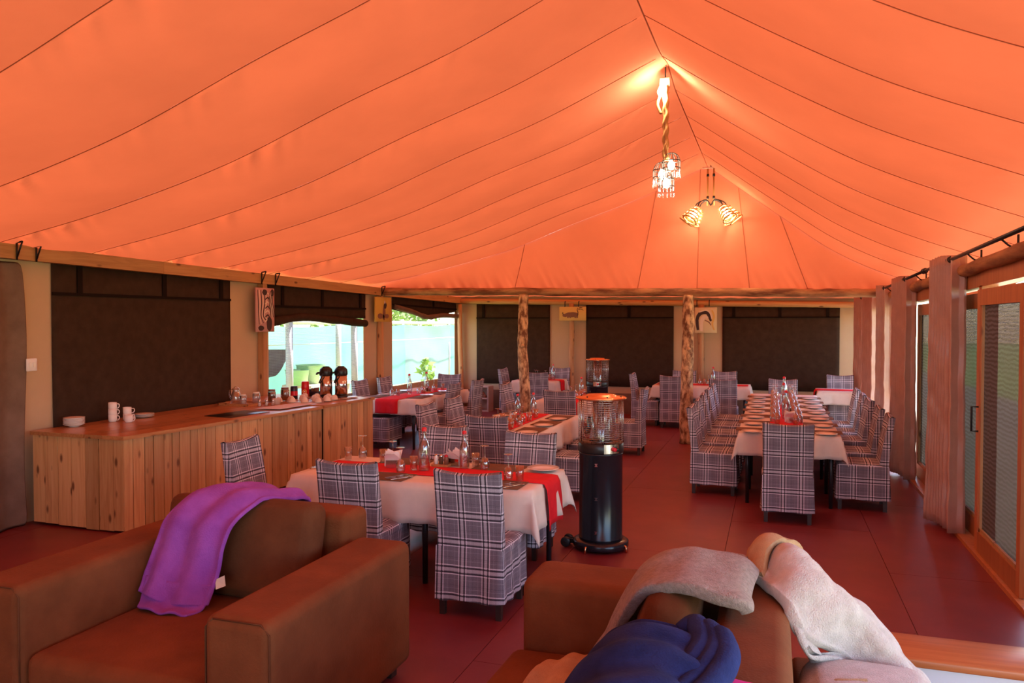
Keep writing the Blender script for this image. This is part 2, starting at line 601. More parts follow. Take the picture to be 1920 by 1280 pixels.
# ------------------------------------------------------------------ tent roof
def herm(kn):
    n = len(kn)
    def sl(i):
        if i == 0: return (kn[1][1] - kn[0][1]) / (kn[1][0] - kn[0][0])
        if i == n - 1: return (kn[-1][1] - kn[-2][1]) / (kn[-1][0] - kn[-2][0])
        return (kn[i + 1][1] - kn[i - 1][1]) / (kn[i + 1][0] - kn[i - 1][0])
    ss = [sl(i) for i in range(n)]
    def f(x):
        x = min(max(x, kn[0][0]), kn[-1][0])
        for i in range(n - 1):
            if x <= kn[i + 1][0]:
                break
        h = kn[i + 1][0] - kn[i][0]; t = (x - kn[i][0]) / h
        return ((2 * t ** 3 - 3 * t ** 2 + 1) * kn[i][1] + (t ** 3 - 2 * t ** 2 + t) * h * ss[i] + (-2 * t ** 3 + 3 * t ** 2) * kn[i + 1][1] + (t ** 3 - t ** 2) * h * ss[i + 1])
    return f
left_f = herm([(-7.45, 2.50), (-6.7, 2.64), (-5.5, 2.86), (-4.21, 3.18), (-3.11, 3.57), (-2.08, 3.92), (-1.0, 4.40)])
right_near = herm([(-1.0, 4.40), (-.48, 4.04), (.21, 3.61), (.75, 3.32), (1.58, 2.97), (2.25, 2.70)])
right_far = herm([(-1.0, 4.40), (-.45, 3.96), (.2, 3.46), (.8, 3.02), (1.45, 2.68), (2.25, 2.40)])
SEAMS = [12.55 - 1.05 * k for k in range(16)]
def roof_base(x, y):
    if x <= -1.0:
        z = left_f(x)
    else:
        t = min(max((y - 6.0) / 6.5, 0), 1)
        z = right_near(x) * (1 - t) + right_far(x) * t
    # the ridge is pulled up at the hanging points
    pk = .07 * math.exp(-((y - 7.72) / .35) ** 2) - .03
    z += pk * math.exp(-abs(x + 1.0) / .5)
    return z
ceiling = struct('ceiling', None, None, 'orange canvas roof of the tent lit through by the sun', 'tent roof')
NX = 330
xs_l = [-7.45 + (6.45) * i / 230 for i in range(231)]
xs_r = [-1.0 + 3.25 * i / 116 for i in range(1, 117)]
XS = xs_l + xs_r
for k in range(len(SEAMS) - 1):
    y1, y0 = SEAMS[k], SEAMS[k + 1]
    rows = []
    NV = 18
    for j in range(NV + 1):
        v = (j / NV) ** 1.5
        y = y0 + (y1 - y0) * v
        row = []
        for x in XS:
            z = roof_base(x, y) - .042 * math.sin(PI * v) * (1 - math.exp(-abs(x + 1) / .4))
            d = y - y0
            near_eave = 1.0 + 1.3 * math.exp(-(x + 6.7) / 1.2) if x < -1 else 1.0
            a = .034 * near_eave * math.exp(-d / .17) * min(1, d / .02)
            w = max(0, noise.noise(Vector((x * .9, y0 * 3.1, 4.0))) + .25)
            z += a * w * 1.8 * noise.noise(Vector((x * 10 + d * 7, y0 * 7.7, .3)))
            z += .006 * noise.noise(Vector((x * 1.1, y * 1.7, 2.0)))
            row.append((x, y, z))
        rows.append(row)
    obj('canvas_panel', MB().grid(rows), 'canvas_roof', ceiling)
    if y0 > -2.5 or True:
        for xx in (XS[:231:4], XS[230::4]):
            p = [(x, y1, roof_base(x, y1) - .006) for x in xx]
            obj('seam', MB().tube(p, .003, 5), "seam_thread", ceiling)
obj('ridge_seam', MB().tube([(-1.0, y, roof_base(-1.0, y) - .008) for y in [YF + (12.5 - YF) * i / 80 for i in range(81)]], .006, 6), 'seam_thread', ceiling)
# gable end canvas above the log beam
def beam_z(x):
    return 2.41 + (x + 6.61) / 8.0 * (-.13)     # underside of the log beam, sinks to the right
gb = [-7.3, -4.2, -2.1, -1.15, -.35, .5, 2.2]
for a, b in zip(gb, gb[1:]):
    rows = []
    na = max(8, int((b - a) * 34))
    for j in range(25):
        v = j / 24
        row = []
        for i in range(na + 1):
            xb = a + (b - a) * i / na
            xt = -1.0 + (xb + 1.0) * (.72 if -2.5 < xb < .6 else 1.0)
            if xb <= -2.1: xt = -7.3 + (xb + 7.3) * ((-1.0 - 1.1 * .72) + 7.3) / 5.2
            if xb >= .5: xt = 2.2 - (2.2 - xb) * (2.2 - (-1.0 + 1.5 * .72)) / 1.7
            zt = roof_base(xt, 12.55) + .004
            zb = beam_z(xb) + .10
            x = xb + (xt - xb) * v
            z = zb + (zt - zb) * v
            w = .045 * math.exp(-v / .20) * noise.noise(Vector(((x + z * .55) * 15, 1.3, z * 1.5))) * (1.2 if x < -1.5 else .45)
            row.append((x, 12.56 + w + .02 * math.sin(PI * v), z))
        rows.append(row)
    obj('gable_panel', MB().grid(rows, True, True), 'canvas_roof', ceiling)
    if a > -7:
        obj('seam', MB().tube([Vector(r[0]) + Vector((0, -.006, 0)) for r in rows], .005, 5), 'seam_thread', ceiling)
# lower canvas behind the log beam
rows = []
for j in range(13):
    v = j / 12
    row = []
    for i in range(181):
        x = -7.1 + 9.0 * i / 180
        z = beam_z(x) + .12 - .025 * v + .018 * noise.noise(Vector((x * 7, v * 1.4, 3.0))) + .01 * math.sin(x * 2.1)
        row.append((x, 12.55 + 3.85 * v, z))
    rows.append(row)
obj('lean_to_panel', MB().grid(rows), 'canvas_roof', ceiling)
# valances that hang at the two eaves
for x, s in ((-7.45, 1), (2.25, -1)):
    rows = []
    for j in range(5):
        rows.append([(x + .02 * noise.noise(Vector((0, i * .3, 0))), YF + (12.55 - YF) * i / 120, roof_base(x, YF + (12.55 - YF) * i / 120) - .07 * j) for i in range(121)])
    obj('valance', MB().grid(rows), 'canvas_roof', ceiling)

# ------------------------------------------------------------------ left wall
def lb(y):   # underside of the left beam
    return 2.50 - .0135 * (y - 5.0)
wl = MB()
def wall_piece(mb, y0, y1, z0, z1):
    mb.box(XL - .012, XL, y0, y1, z0, z1)
W1, W2, W3 = (5.80, 8.38), (9.24, 11.92), (12.98, 15.98)
wall_piece(wl, YF, W1[0], 0, 2.56); wall_piece(wl, W1[1], W2[0], 0, 2.52); wall_piece(wl, W2[1], W3[0], 0, 2.48); wall_piece(wl, W3[1], YB, 0, 2.44)
for w in (W1, W2, W3):
    wall_piece(wl, w[0], w[1], 0, .72)
wall_left = struct('wall_left', wl, 'canvas_beige', 'beige canvas side wall behind the counter', 'wall')
# beam boards
bl = struct('trim_1', None, None, 'long planed timber beam along the left wall', 'beam')
for y0, y1 in ((YF, 7.15), (7.15, 12.5), (12.5, 16.1)):
    m_ = MB()
    x0, x1 = XL + .005, XL + .115
    m_.hexa([(x0, y0, lb(y0)), (x1, y0, lb(y0)), (x1, y1 - .004, lb(y1)), (x0, y1 - .004, lb(y1))],
            [(x0, y0, lb(y0) + .135), (x1, y0, lb(y0) + .135), (x1, y1 - .004, lb(y1) + .135), (x0, y1 - .004, lb(y1) + .135)])
    obj('beam_board', m_, 'beam_wood', bl)
# wall posts
def wall_post(x, y, h, r, label, square=True, lean=0, mat='post_wood'):
    if square:
        m_ = MB().box(-r, r, -r, r, 0, h)
        o = obj('wall_post', m_, mat, None, (x, y, 0))
    else:
        p = [(.012 * noise.noise(Vector((i * .4, x, y))) + lean * (i / 12), 0, h * i / 12) for i in range(13)]
        o = obj('wall_post', MB().tube(p, [r * (1.08 - .16 * i / 12) for i in range(13)], 12), mat, None, (x, y, 0))
    return tag(o, label, 'post', None, 'structure')
wall_post(XL + .055, 9.03, lb(9.03), .045, 'square timber post under the zebra picture')
wall_post(XL + .055, 12.42, lb(12.4), .042, 'square timber post under the small yellow picture')
wall_post(-6.60, 16.0, 2.33, .055, 'round pole leaning in the far corner beside the net window', False, -.04)

def flap(name, y0, y1, z0, band_z, straps, mat='flap_brown', window=None, roll=None, sag=0):
    y0 -= .03; y1 += .03
    ztop = lambda y: lb(y) + .03
    rows = []
    n = 40
    for j in range(9):
        v = j / 8
        rows.append([(XL + .018 + .006 * noise.noise(Vector((y0 + (y1 - y0) * i / n, v * 3, 1))), y0 + (y1 - y0) * i / n,
                      (z0 - sag * math.sin(PI * i / n)) * (1 - v) + ztop(y0 + (y1 - y0) * i / n) * v) for i in range(n + 1)])
    f = obj('flap', MB().grid(rows), mat, window)
    f.modifiers.new('t', 'SOLIDIFY').thickness = .006
    bz0, bz1 = band_z
    obj('flap_band', MB().hexa([(XL + .02, y0, bz0), (XL + .034, y0, bz0), (XL + .034, y1, bz1), (XL + .02, y1, bz1)],
                               [(XL + .02, y0, bz0 + .03), (XL + .034, y0, bz0 + .03), (XL + .034, y1, bz1 + .03), (XL + .02, y1, bz1 + .03)]), 'flap_edge', window)
    for s in straps:
        y = y0 + (y1 - y0) * s
        zb = bz0 + (bz1 - bz0) * s
        obj('strap', MB().box(XL + .02, XL + .036, y - .03, y + .03, zb, lb(y) + .01), 'flap_edge', window)
    return f
win1 = struct('window_1', None, None, 'wide tent window closed with a dark brown flap behind the counter', 'window')
flap('flap', W1[0], W1[1], .70, (2.18, 2.19), (.12, .56, .93), window=win1)
win2 = struct('window_2', None, None, 'net tent window with its brown flap half rolled up behind the two flasks', 'window')
flap('flap', W2[0], W2[1], 1.985, (2.13, 2.14), (.12, .5, .93), window=win2)
obj('net_pane', MB().grid([[(XL + .004, y, z) for y in (W2[0], W2[1])] for z in (.72, 2.5)]), 'window_net', win2)
def roll(path, r, window, mat='flap_light'):
    pts = cr(path, 30)
    rr = [r * (1 + .25 * noise.noise(p * 5)) for p in pts]
    obj('flap_roll', MB().tube(pts, rr, 12), mat, window)
roll([(XL + .055, W2[0] + .02, 1.92), (XL + .06, W2[0] + .7, 1.99), (XL + .06, W2[0] + 1.4, 1.965), (XL + .06, W2[1] - .05, 1.90)], .06, win2, 'flap_brown')
win3 = struct('window_3', None, None, 'far net tent window with a sagging rolled flap above the leafy view', 'window')
flap('flap', W3[0], W3[1], 2.16, (2.24, 2.20), (.6,), window=win3, sag=.10)
obj('net_pane', MB().grid([[(XL + .004, y, z) for y in (W3[0], W3[1])] for z in (.72, 2.44)]), 'window_net', win3)
roll([(XL + .05, W3[0] + .02, 2.21), (XL + .06, W3[0] + .7, 2.13), (XL + .06, W3[0] + 1.4, 2.03), (XL + .06, W3[0] + 2.2, 2.07), (XL + .06, W3[1] - .03, 2.06)], .05, win3)
# iron brackets hooked over the beam
def bracket(y, label):
    z = lb(y) + .02
    x = XL + .125
    m_ = MB()
    m_.tube([(x, y, z - .03), (x, y, z + .13)], .009, 6)
    m_.tube([(x, y, z + .13), (x + .07, y, z + .14)], .009, 6)
    m_.tube([(x + .07, y, z + .14), (x + .005, y, z)], .008, 6)
    tag(obj('beam_bracket', m_, 'black_iron'), label, 'bracket', 'black iron brackets on the left beam')
bracket(5.32, 'black iron bracket on the beam, leftmost one in the photo')
bracket(5.52, 'black iron bracket on the beam, second from the photo edge')
bracket(8.93, 'black iron bracket above the left edge of the zebra picture')
bracket(9.24, 'black iron bracket above the right edge of the zebra picture')
bracket(12.35, 'black iron bracket above the small yellow picture')
# loose canvas hanging at the near end of the left wall
rows = []
for j in range(13):
    z = 2.48 * (1 - j / 12)
    rows.append([(XL + .07 + .05 * math.sin(i * .75) * (1 - .3 * j / 12) + (.05 * (j / 12) if i > 26 else 0), 3.6 + 1.80 * i / 34 + .03 * math.sin(j * .5), z) for i in range(35)])
c = cloth_obj('canvas_drape', rows, 'flap_light', .008, None)
tag(c, 'brown canvas hanging in loose folds at the near end of the side wall', 'drape')
# wall switch
sw = thing('wall_switch', 'white double light switch on the canvas wall', 'switch', (XL + .12, 5.45, 1.51))
obj('plate', rbox(0, .015, -.055, .055, -.06, .06, .006, 2), 'white_plastic', sw)
for y in (-.022, .022):
    obj('rocker', MB().box(.014, .021, y - .013, y + .013, -.022, .022), 'china', sw)

# ------------------------------------------------------------------ back wall
def bbz(x):   # underside of the back beam
    return 2.33 + (x + 6.26) * (-.0175)
wb_ = MB().box(XL, XR + .2, YB, YB + .012, .42, 2.62)
wall_back = struct('wall_back', wb_, 'canvas_beige', 'beige canvas end wall with three dark window flaps', 'wall')
obj('skirt', MB().box(XL, XR + .2, YB - .03, YB - .004, .0, .43), 'flap_light', wall_back)
obj('hem', MB().box(XL, XR + .2, YB - .012, YB - .002, .43, .58), 'canvas_beige', wall_back)
bb = struct('trim_2', None, None, 'round timber beam along the top of the far wall', 'beam')
p = cr([(XL, 16.08, bbz(XL) + .06), (-4.5, 16.08, bbz(-4.5) + .06), (-2, 16.08, bbz(-2) + .06), (1.75, 16.08, bbz(1.75) + .06)], 24)
obj('beam_pole', MB().tube(p, [.06 + .004 * noise.noise(q * 2) for q in p], 12), 'beam_wood_x', bb)
def back_window(n, x0, x1, label, straps):
    w = struct('window_%d' % n, None, None, label, 'window')
    rows = []
    for j in range(9):
        v = j / 8
        rows.append([(x0 + (x1 - x0) * i / 30, YB - .03 - .012 * noise.noise(Vector((x0 + i * .12, v * 2.5, 5))), .57 + (bbz((x0 + x1) / 2) + .03 - .57) * v) for i in range(31)])
    f = obj('flap', MB().grid(rows, True, True), 'flap_brown', w)
    f.modifiers.new('t', 'SOLIDIFY').thickness = .006
    zb = 2.02
    obj('flap_band', MB().box(x0, x1, YB - .06, YB - .035, zb - .012, zb + .012), 'flap_edge', w)
    for s in straps:
        x = x0 + (x1 - x0) * s
        obj('strap', MB().box(x - .03, x + .03, YB - .06, YB - .035, zb, bbz(x) + .02), 'flap_edge', w)
back_window(4, -6.28, -4.58, 'dark window flap in the far wall beside the corner pole', (.1,))
back_window(5, -3.78, -1.94, 'dark window flap in the far wall behind the far heater', (.5,))
back_window(6, -.97, 1.21, 'dark window flap in the far wall behind the long table', (.1, .5, .9))
wall_post(-4.08, 16.04, bbz(-4.08) + .03, .06, 'round pole on the far wall under the rhino picture', False, 0)
wall_post(-1.38, 16.04, bbz(-1.38) + .03, .065, 'round pole on the far wall under the bird picture', False, 0)

# ------------------------------------------------------------------ log beam on two rough log posts
lbm = struct('trim_3', None, None, 'rough log beam crossing the tent on two log posts', 'beam')
pts = [(XL + .1 + 8.35 * i / 60, 12.46, beam_z(XL + .1 + 8.35 * i / 60) + .065) for i in range(61)]
obj('log', MB().tube([Vector(q) + Vector((0, .01 * noise.noise(Vector(q) * 1.1), .014 * noise.noise(Vector(q) * 1.4))) for q in pts],
                     [.066 + .012 * noise.noise(Vector(q) * 3.3) + .006 * noise.noise(Vector(q) * 9) for q in pts], 14), 'log_bark_x', lbm)
def log_post(x, y, h, r, bend, label, seed):
    base = thing('log_post', label, 'post', (x, y, 0)); base['kind'] = 'structure'
    pts, rr = [], []
    for i in range(41):
        t = i / 40
        pts.append((bend(t) + .008 * noise.noise(Vector((t * 6, seed, 0))), .01 * noise.noise(Vector((t * 5, 0, seed))), h * t))
        rr.append(r * (1.10 - .16 * t) + .008 * noise.noise(Vector((t * 9, seed, seed))) + .006 * noise.noise(Vector((t * 23, seed, 1))))
    me = MB().tube(pts, rr, 18).mesh('trunk')
    for v in me.vertices:
        k = noise.noise(Vector((v.co.x * 22, v.co.y * 22, v.co.z * 4 + seed)))
        v.co.x *= 1 + .10 * k; v.co.y *= 1 + .10 * k
    obj('trunk', me, 'log_bark', base)
    for t, a in ((.42, 1.9), (.63, -1.2), (.78, .6)):
        p = Vector((bend(t), 0, h * t)); d = Vector((math.cos(a), math.sin(a) * .6 - .5, .25)) * r * 1.15
        obj('knot', MB().tube([p, p + d * .8, p + d], [.045, .035, .012], 8), 'log_bark', base)
log_post(-1.28, 12.46, beam_z(-1.28) + .02, .093, lambda t: -.02 + .03 * t, 'pale-barked straight log post at the corner of the long table', 3.0)
log_post(-4.0, 12.46, beam_z(-4.0) + .02, .085, lambda t: .02 * math.sin(t * 7) + .10 * (t - .5) * (t - .5) * (1 if t < .5 else -.4), 'crooked knotty log post standing among the middle tables', 8.0)

# ------------------------------------------------------------------ right wall: timber door frames with dark screens
wr = struct('wall_right', None, None, 'glazed timber door wall along the right side', 'wall')
hz = lambda y: 2.42 - .014 * (y - 6)       # top of the header
def slab(mb, x0, x1, y0, y1, za0, za1, zb0, zb1):
    return mb.hexa([(x0, y0, za0), (x1, y0, za0), (x1, y1, zb0), (x0, y1, zb0)], [(x0, y0, za1), (x1, y0, za1), (x1, y1, zb1), (x0, y1, zb1)])
obj('header', slab(MB(), XR, XR + .12, 4.7, 16.1, hz(4.7) - .20, hz(4.7), hz(16.1) - .20, hz(16.1)), 'door_wood', wr)
obj('header', slab(MB(), XR, XR + .12, YF, 4.7, hz(2) - .20, hz(2), hz(2) - .2, hz(2)), 'door_wood', wr)
p = [(XR - .03, 4.5 + 8.1 * i / 50, hz(4.5 + 8.1 * i / 50) - .03 + .02 * noise.noise(Vector((i * .35, 0, 2)))) for i in range(51)]
obj('header_log', MB().tube(p, [.055 + .006 * noise.noise(Vector((i * .3, 3, 1))) for i in range(51)], 12), 'log_bark_y', wr)
obj('threshold', MB().box(XR - .06, XR + .12, YF, 16.1, 0, .035), 'door_wood', wr)
def vpost(y, w=.09):
    obj('frame_post', MB().box(XR, XR + .12, y - w / 2, y + w / 2, .03, hz(y) - .19), 'door_wood', wr)
for y in (-3.2, 4.85, 7.30, 9.48, 11.65, 13.8, 16.0):
    vpost(y)
door_n = [0]
def leaf(y0, y1, x, label, handle=None, pale=False):
    door_n[0] += 1
    d = struct('door_%d' % door_n[0], None, None, label, 'door')
    s = .085; t = .05
    zt = hz((y0 + y1) / 2) - .235
    mid = 'door_wood'
    for y in (y0, y1 - s):
        obj('stile', MB().box(x, x + t, y, y + s, .04, zt), mid, d)
    obj('rail', MB().box(x, x + t, y0 + s, y1 - s, .04, .20), mid, d)
    obj('rail', MB().box(x, x + t, y0 + s, y1 - s, zt - .13, zt), mid, d)
    b_ = .028
    for a, c in ((y0 + s, y0 + s + b_), (y1 - s - b_, y1 - s)):
        obj('bead', MB().box(x + .012, x + t - .005, a, c, .20, zt - .13), 'door_pale', d)
    obj('bead', MB().box(x + .012, x + t - .005, y0 + s, y1 - s, .20, .20 + b_), 'door_pale', d)
    obj('screen_pane', MB().grid([[(x + .03, a, z) for a in (y0 + s, y1 - s)] for z in (.2, zt - .13)]), 'screen_net', d)
    if handle is not None:
        h = MB()
        h.tube([(x - .0, handle, 1.02), (x - .05, handle, 1.02), (x - .05, handle, 1.22), (x - .0, handle, 1.22)], .009, 6)
        obj('handle', h, 'black_iron', d)
leaf(6.02, 7.26, XR - .03, 'nearest sliding door with dark screen and wide reddish frame', 7.18)
leaf(7.35, 8.40, XR + .05, 'fixed screen panel half behind the nearest curtain')
leaf(8.42, 9.42, XR + .05, 'screen door panel just beyond the nearest curtain')
leaf(9.53, 10.55, XR + .05, 'screen door panel beside the second curtain')
leaf(4.9, 5.98, XR + .05, 'screen panel at the photo edge')

# front wall behind the camera: canvas with a wide open doorway
wf = MB().box(XL, -1.0, YF - .02, YF, 0, 3.4).box(1.0, XR + .1, YF - .02, YF, 0, 2.6)
struct('wall_front', wf, 'canvas_beige', 'canvas wall beside the wide open tent entrance', 'wall')
# low wall with a polished wooden cap beside the sofa
lw = struct('trim_4', None, None, 'low pale wall with a red polished wooden cap beside the sofa', 'low wall')
obj('wall_body', MB().box(.30, XR - .06, 3.99, 4.22, 0, .31), 'white_paint', lw)
obj('wooden_cap', rbox(.27, XR - .05, 3.945, 4.265, .31, .35, .008, 2), 'red_wood', lw)

# ------------------------------------------------------------------ curtains and their rods
rodz = lambda y: 2.50 - .0155 * (y - 5.9)
ROD_X = 1.50
def rod(y0, y1, label, brk):
    t = thing('curtain_rod', label, 'curtain rod', (ROD_X, y0, rodz(y0)), 0, 'dark curtain rods on the right wall')
    e = rodz(y1) - rodz(y0)
    obj('pole', MB().tube([(0, 0, 0), (0, y1 - y0, e)], .016, 10), 'black_iron', t)
    for y in (0, y1 - y0):
        obj('finial', MB().lathe([(0, -.035), (.022, -.02), (.03, 0), (.022, .02), (0, .035)], 12, ax=Matrix.Translation((0, y, e * y / (y1 - y0))) @ Matrix.Rotation(PI / 2, 4, 'X')), 'black_iron', t)
    for y in brk:
        z = e * (y - y0) / (y1 - y0); yy = y - y0
        obj('bracket', MB().tube([(.10, yy, z - .09), (.10, yy, z + .02)], .008, 6).tube(cr([(.10, yy, z - .08), (.05, yy, z - .06), (.0, yy, z - .012)], 6), .007, 6), 'black_iron', t)
rod(4.6, 9.05, 'long dark curtain rod above the nearest doors', (6.2, 7.2, 8.7))
rod(9.15, 12.35, 'dark curtain rod between the second and third curtains', (9.6, 11.9))
rod(12.75, 15.9, 'dark curtain rod beyond the log beam', (13.2, 15.6))
def curtain(y0, folds, pitch, wide, label, xw=.17):
    t = thing('curtain', label, 'curtain', (ROD_X, y0, 0), 0, 'brown satin curtains along the right wall')
    # plan of the folds: first a flat leading panel that turns towards the room, then narrow pleats
    plan = [(.118, -wide + .03), (.116, -wide + .008), (.10, -wide), (.06, -wide + .012), (.02, -wide + .004), (-.004, -wide - .004), (-.014, -wide + .006), (-.006, -wide + .02)]
    y = 0
    for i in range(folds):
        xl = -.030 - .085 * i / folds
        plan += [(.05, y + pitch * .30), (.062, y + pitch * .42), (.05, y + pitch * .54), (xl + .012, y + pitch * .88), (xl, y + pitch * .96), (xl + .008, y + pitch * 1.06)]
        y += pitch
    pl_ = []
    for i in range(len(plan) - 1):
        for k in range(7):
            u = k / 7
            pl_.append(Vector((plan[i][0] * (1 - u) + plan[i + 1][0] * u, plan[i][1] * (1 - u) + plan[i + 1][1] * u, 0)))
    pl_.append(Vector((*plan[-1], 0)))
    rows = []
    NZ = 26
    zt = rodz(y0) + .035
    for j in range(NZ + 1):
        v = j / NZ
        z = .035 + (zt - .035) * (1 - v)
        row = []
        for q in pl_:
            s = 1 - .06 * math.sin(PI * min(1, v * 1.05)) + .10 * v
            wob = .010 * v * noise.noise(Vector((q.y * 4, z * 1.2, y0)))
            crease = (.006 + .016 * v) * noise.noise(Vector((q.x * 7 + z * 6, q.y * 5 - z * 5, y0 * 2)))
            row.append((q.x * s + wob + crease, q.y * (1 + .10 * v) + crease * 1.5, z + .012 * math.sin(q.y * 9)))
        rows.append(row)
    o = obj('drape', MB().grid(rows), 'curtain_satin', t)
    o.modifiers.new('t', 'SOLIDIFY').thickness = .003
    for i in range(folds + 1):
        yy = -wide * .8 + .02 if i == 0 else (i - .5) * pitch
        ring = [(.026 * math.cos(a), yy + .012 * math.sin(a), rodz(y0 + yy) + .026 * math.sin(a)) for a in [2 * PI * k / 14 for k in range(14)]]
        obj('eyelet', MB().tube(ring, .005, 5, closed=True), 'black_iron', t)
curtain(7.80, 7, .062, .05, 'brown satin curtain nearest the camera, bunched beside the sliding door')
curtain(10.30, 6, .07, .05, 'second brown satin curtain along the right wall, behind the long table')
curtain(12.14, 4, .05, .05, 'third brown satin curtain, hanging at the end of the log beam')
curtain(13.65, 6, .08, .05, 'fourth brown satin curtain, the first one beyond the log beam')
curtain(15.1, 5, .09, .05, 'last brown satin curtain, narrow strip next to the far wall')

# ------------------------------------------------------------------ chairs
def chair_meshes():
    W = .225
    # backrest slab with a dipped top and a slight backward lean
    def slab_back(y_off_f, y_off_b):
        nx, nz = 10, 14
        front, back = [], []
        for j in range(nz + 1):
            v = j / nz
            rf, rb = [], []
            for i in range(nx + 1):
                u = -1 + 2 * i / nx
                z0_, z1_ = .40, .955 - .022 * (1 - u * u)
                z = z0_ + (z1_ - z0_) * v
                lean = -.055 * max(0, (z - .45) / .5) ** 1.4
                curve = -.018 * (1 - u * u) * v
                th = .085 - .035 * v
                x = u * (W - .006 * (1 - v))
                rf.append((x, -.23 + th + lean + curve, z))
                rb.append((x, -.235 + lean + curve, z))
            front.append(rf); back.append(rb)
        m_ = MB()
        m_.grid(front, True, True); m_.grid(back, True, False)
        top = [[Vector(back[-1][i]), (Vector(back[-1][i]) + Vector(front[-1][i])) / 2 + Vector((0, 0, .012)), Vector(front[-1][i])] for i in range(nx + 1)]
        m_.grid([[r[k] for r in top] for k in range(3)], True, False)
        for i, fl in ((0, False), (nx, True)):
            side = [[Vector(b[i]), (Vector(b[i]) + Vector(f[i])) / 2 + Vector((math.copysign(.008, b[i][0]), 0, 0)), Vector(f[i])] for b, f in zip(back, front)]
            m_.grid([[r[k] for r in side] for k in range(3)], True, fl)
        return m_.mesh('backrest', True)
    bk = slab_back(0, 0)
    st = rbox(-W - .004, W + .004, -.20, .245, .40, .475, .025, 3, .012, 2)
    # skirt hanging to just above the floor, slightly flared with soft folds
    per = []
    x1, y0_, y1_ = W + .006, -.240, .248
    for i in range(12): per.append((-x1 + 2 * x1 * i / 12, y0_, 0, -1))
    for i in range(12): per.append((x1, y0_ + (y1_ - y0_) * i / 12, 1, 0))
    for i in range(12): per.append((x1 - 2 * x1 * i / 12, y1_, 0, 1))
    for i in range(12): per.append((-x1, y1_ - (y1_ - y0_) * i / 12, -1, 0))
    per.append(per[0])
    rows = []
    for j in range(9):
        v = j / 8
        rows.append([(px + nx_ * (.012 * v + .010 * v * math.sin(i * 1.7) * (1 if i % 12 else 0)), py + ny_ * (.012 * v + .009 * v * math.sin(i * 1.3 + 1)), .455 - v * (.345 + .006 * math.sin(i * .9))) for i, (px, py, nx_, ny_) in enumerate(per)])
    sk = MB().grid(rows, True, True).mesh('skirt')
    lg = MB().hexa([(-.018, -.018, 0), (.018, -.018, 0), (.018, .018, 0), (-.018, .018, 0)], [(-.023, -.023, .44), (.023, -.023, .44), (.023, .023, .44), (-.023, .023, .44)]).mesh('leg')
    for me in (bk, st, sk):
        box_uv(me)
    for me in (bk, st, sk): me.materials.append(M['plaid'])
    lg.materials.append(M['chair_leg'])
    return bk, st, sk, lg
CH = chair_meshes()
def chair(x, y, face, label, group, jitter=True):
    """face: direction the sitter looks, degrees from +x"""
    t = thing('dining_chair', label, 'chair', (x, y, 0), R(face - 90), group)
    obj('backrest', CH[0], None, t); obj('seat', CH[1], None, t); obj('skirt', CH[2], None, t)
    for sx in (-1, 1):
        for yy in (-.205, .215):
            obj('leg', CH[3], None, t, (sx * .195, yy, 0))
    return t
N, S_, E_, W_ = 90, -90, 0, 180
ORD = ['first', 'second', 'third', 'fourth', 'fifth', 'sixth', 'seventh', 'eighth', 'ninth', 'tenth', 'eleventh', 'twelfth', 'thirteenth', 'fourteenth', 'fifteenth', 'sixteenth', 'seventeenth', 'eighteenth', 'nineteenth', 'twentieth', 'twenty-first', 'twenty-second', 'twenty-third', 'twenty-fourth']
G1 = 'plaid chairs at the front table'
chair(-1.845, 4.83, N, 'plaid chair with its back to the camera, nearest of all, right of the armchair', G1)
chair(-2.77, 4.90, N + 1, 'plaid chair with its back to the camera, just behind the brown armchair', G1)
chair(-3.86, 5.28, E_ + 4, 'plaid chair at the end of the front table nearest the counter', G1)
chair(-2.87, 6.30, S_, 'plaid chair on the far side of the front table, behind the water bottle', G1)
chair(-1.99, 6.12, S_ - 2, 'plaid chair on the far side of the front table, next to the big heater', G1)
G2 = 'plaid chairs at the second table'
chair(-2.78, 7.66, N, 'plaid chair at the near end of the second table, back to the camera', G2)
chair(-3.62, 8.30, E_, 'plaid chair on the counter side of the second table, nearer one', G2)
chair(-3.62, 9.12, E_, 'plaid chair on the counter side of the second table, farther one', G2)
chair(-2.02, 8.22, W_, 'plaid chair on the heater side of the second table, seen from the side', G2)
chair(-2.08, 9.15, W_, 'plaid chair hidden behind the wire guard of the big heater', G2)
G3 = 'plaid chairs at the third table'
chair(-2.85, 10.78, N, 'plaid chair at the near end of the third table, back to the camera', G3)
chair(-3.74, 11.5, E_, 'plaid chair of the third table, just right of the crooked post', G3)
chair(-2.03, 11.3, W_, 'plaid chair at the third table, peeking out right of the big heater', G3)
G4 = 'plaid chairs at the net window table'
chair(-5.02, 11.25, W_, 'tall plaid chair on the room side of the net window table, nearer one', G4)
chair(-4.96, 12.12, W_, 'plaid chair on the room side of the net window table, farther one', G4)
chair(-5.72, 13.0, S_ - 3, 'plaid chair at the far end of the net window table', G4)
chair(-6.28, 11.40, E_, 'plaid chair squeezed between the net window table and the wall, nearer one', G4)
chair(-6.26, 12.22, E_, 'plaid chair squeezed between the net window table and the wall, farther one', G4)
G5 = 'plaid chairs at the far left table'
chair(-5.10, 15.25, E_ - 2, 'plaid chair seen from the side left of the crooked post', G5)
chair(-4.33, 14.55, N, 'plaid chair right of the crooked post, back to the camera', G5)
chair(-4.32, 15.72, S_, 'plaid chair against the far wall behind a glass bottle', G5)
G6 = 'plaid chairs at the far table behind the straight post'
chair(-2.26, 14.58, E_, 'plaid chair seen from the side at the left end of the far table', G6)
chair(-1.72, 14.40, N, 'plaid chair half behind the straight log post, back to the camera', G6)
chair(-.80, 13.76, N, 'plaid chair right of the straight post, back to the camera, behind the long table row', G6)
